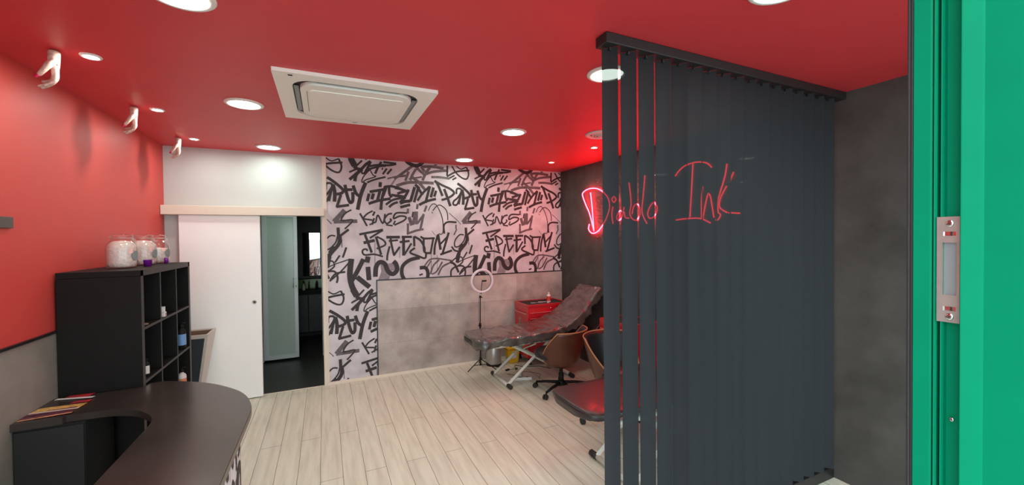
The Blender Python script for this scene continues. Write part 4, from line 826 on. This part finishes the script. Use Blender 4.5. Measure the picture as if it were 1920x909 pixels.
B('chrome').tube([(.012,-1.12,.38),(.034,-1.12,.38)],.006,8).tube([(.012,.90,.38),(.034,.90,.38)],.006,8).tube([(.012,-1.12,-.32),(.034,-1.12,-.32)],.006,8).tube([(.012,.90,-.32),(.034,.90,-.32)],.006,8).obj('spacer',t)

# ---------------------------------------------------------------- green door frame beside the camera
t=thing('door_frame','bright green painted metal door frame close to the camera on the right','door frame',(0,0,0))
prof=[(1.046,.383),(1.048,.3600),(1.0495,.3575),(1.070,.3572),(1.070,.3550),(1.0485,.3548),(1.0490,.3530),(1.0515,.3510),(1.068,.3505),(1.068,.3460),(1.0490,.3455),(1.0495,.3438),(1.0530,.3420),(1.0620,.3410),(1.0620,.3172),(1.0385,.3168),(1.0365,.3155),(1.0368,.3140),(1.0470,.2935),(1.0495,.2905),(1.0520,.24),(1.052,.10),(1.12,.10),(1.12,.383)]
B('green').prism(prof,0,2.60).obj('jamb',t)
B('rail').box(1.044,1.085,.3835,.3885,0,2.60,.001).m('slotgrey').box(1.046,1.07,.3886,.3896,0,2.60).m('rail').box(1.045,1.07,.3898,.3925,0,2.60,.0008).obj('brush_seal',t)
# strike plate
def ybox(mb,y0,y1,z0,z1,x0=1.0405,x1=1.0435): mb.box(x0,x1,y0,y1,z0,z1)
p=B('steel');yA,yB=.3190,.3500;zA,zB=1.532,1.728;hy0,hy1,hz0,hz1=.3235,.3425,1.583,1.680
for a in ((yA,yB,zA,1.5535),(yA,yB,1.5615,hz0),(yA,yB,hz1,1.6925),(yA,yB,1.7005,zB),(yA,hy0,hz0,hz1),(hy1,yB,hz0,hz1),(yA,.3245,1.5535,1.5615),(.3415,yB,1.5535,1.5615),(yA,.3245,1.6925,1.7005),(.3415,yB,1.6925,1.7005)):
    p.box(1.0475,1.0560,a[0],a[1],a[2],a[3])
sp_=p.obj('strike_plate',t)
B('slotgrey').box(1.0530,1.0545,.320,.346,1.580,1.683).obj('strike_pocket',t)
for z in (1.5575,1.6965): B('chrome').box(1.0515,1.0522,.3245,.3415,z-.004,z+.004).m('slotdark').box(1.0508,1.0514,.3300,.3330,z-.004,z+.004).obj('strike_insert',t)
def screw(y,z,r,x=1.0474):
    o=B('chrome').lathe([(r,0),(r*.95,.0012),(r*.5,.0018),(.0001,.0019)],seg=20).m('slotdark').box(-r*.65,r*.65,-r*.09,r*.09,.0017,.0022).box(-r*.09,r*.09,-r*.65,r*.65,.0017,.0022).obj('screw',t)
    o.matrix_local=Matrix.Translation((x,y,z))@Matrix.Rotation(-PI/2,4,'Y')@Matrix.Rotation(.5,4,'Z');return o
screw(.3325,1.7155,.0062);screw(.3325,1.5430,.0062);screw(.3312,1.350,.0040,1.0555)

# ---------------------------------------------------------------- daylight and camera
w=bpy.data.worlds.new('sky');scn.world=w;w.use_nodes=True;nt=w.node_tree
bg=nt.nodes['Background'];bg.inputs[0].default_value=(.84,.96,.99,1);bg.inputs[1].default_value=1.0
cam=bpy.data.cameras.new('camera');co=bpy.data.objects.new('camera',cam);COL.objects.link(co)
cam.sensor_width=36;cam.lens=755./1920*36;cam.clip_start=.02
Rv=Vector((0.90627357,-0.42255679,-0.01067576));Uv=Vector((0.01595803,0.00896536,0.99983247));Fv=Vector((0.42239029,0.90629211,-0.01486825))
m3=Matrix((Rv,Uv,-Fv)).transposed();co.matrix_world=Matrix.Translation((0,0,1.7))@m3.to_4x4()
scn.camera=co
vs=scn.view_settings;vs.view_transform='Standard';vs.look='None';vs.gamma=1;vs.use_curve_mapping=False;vs.exposure=1.9
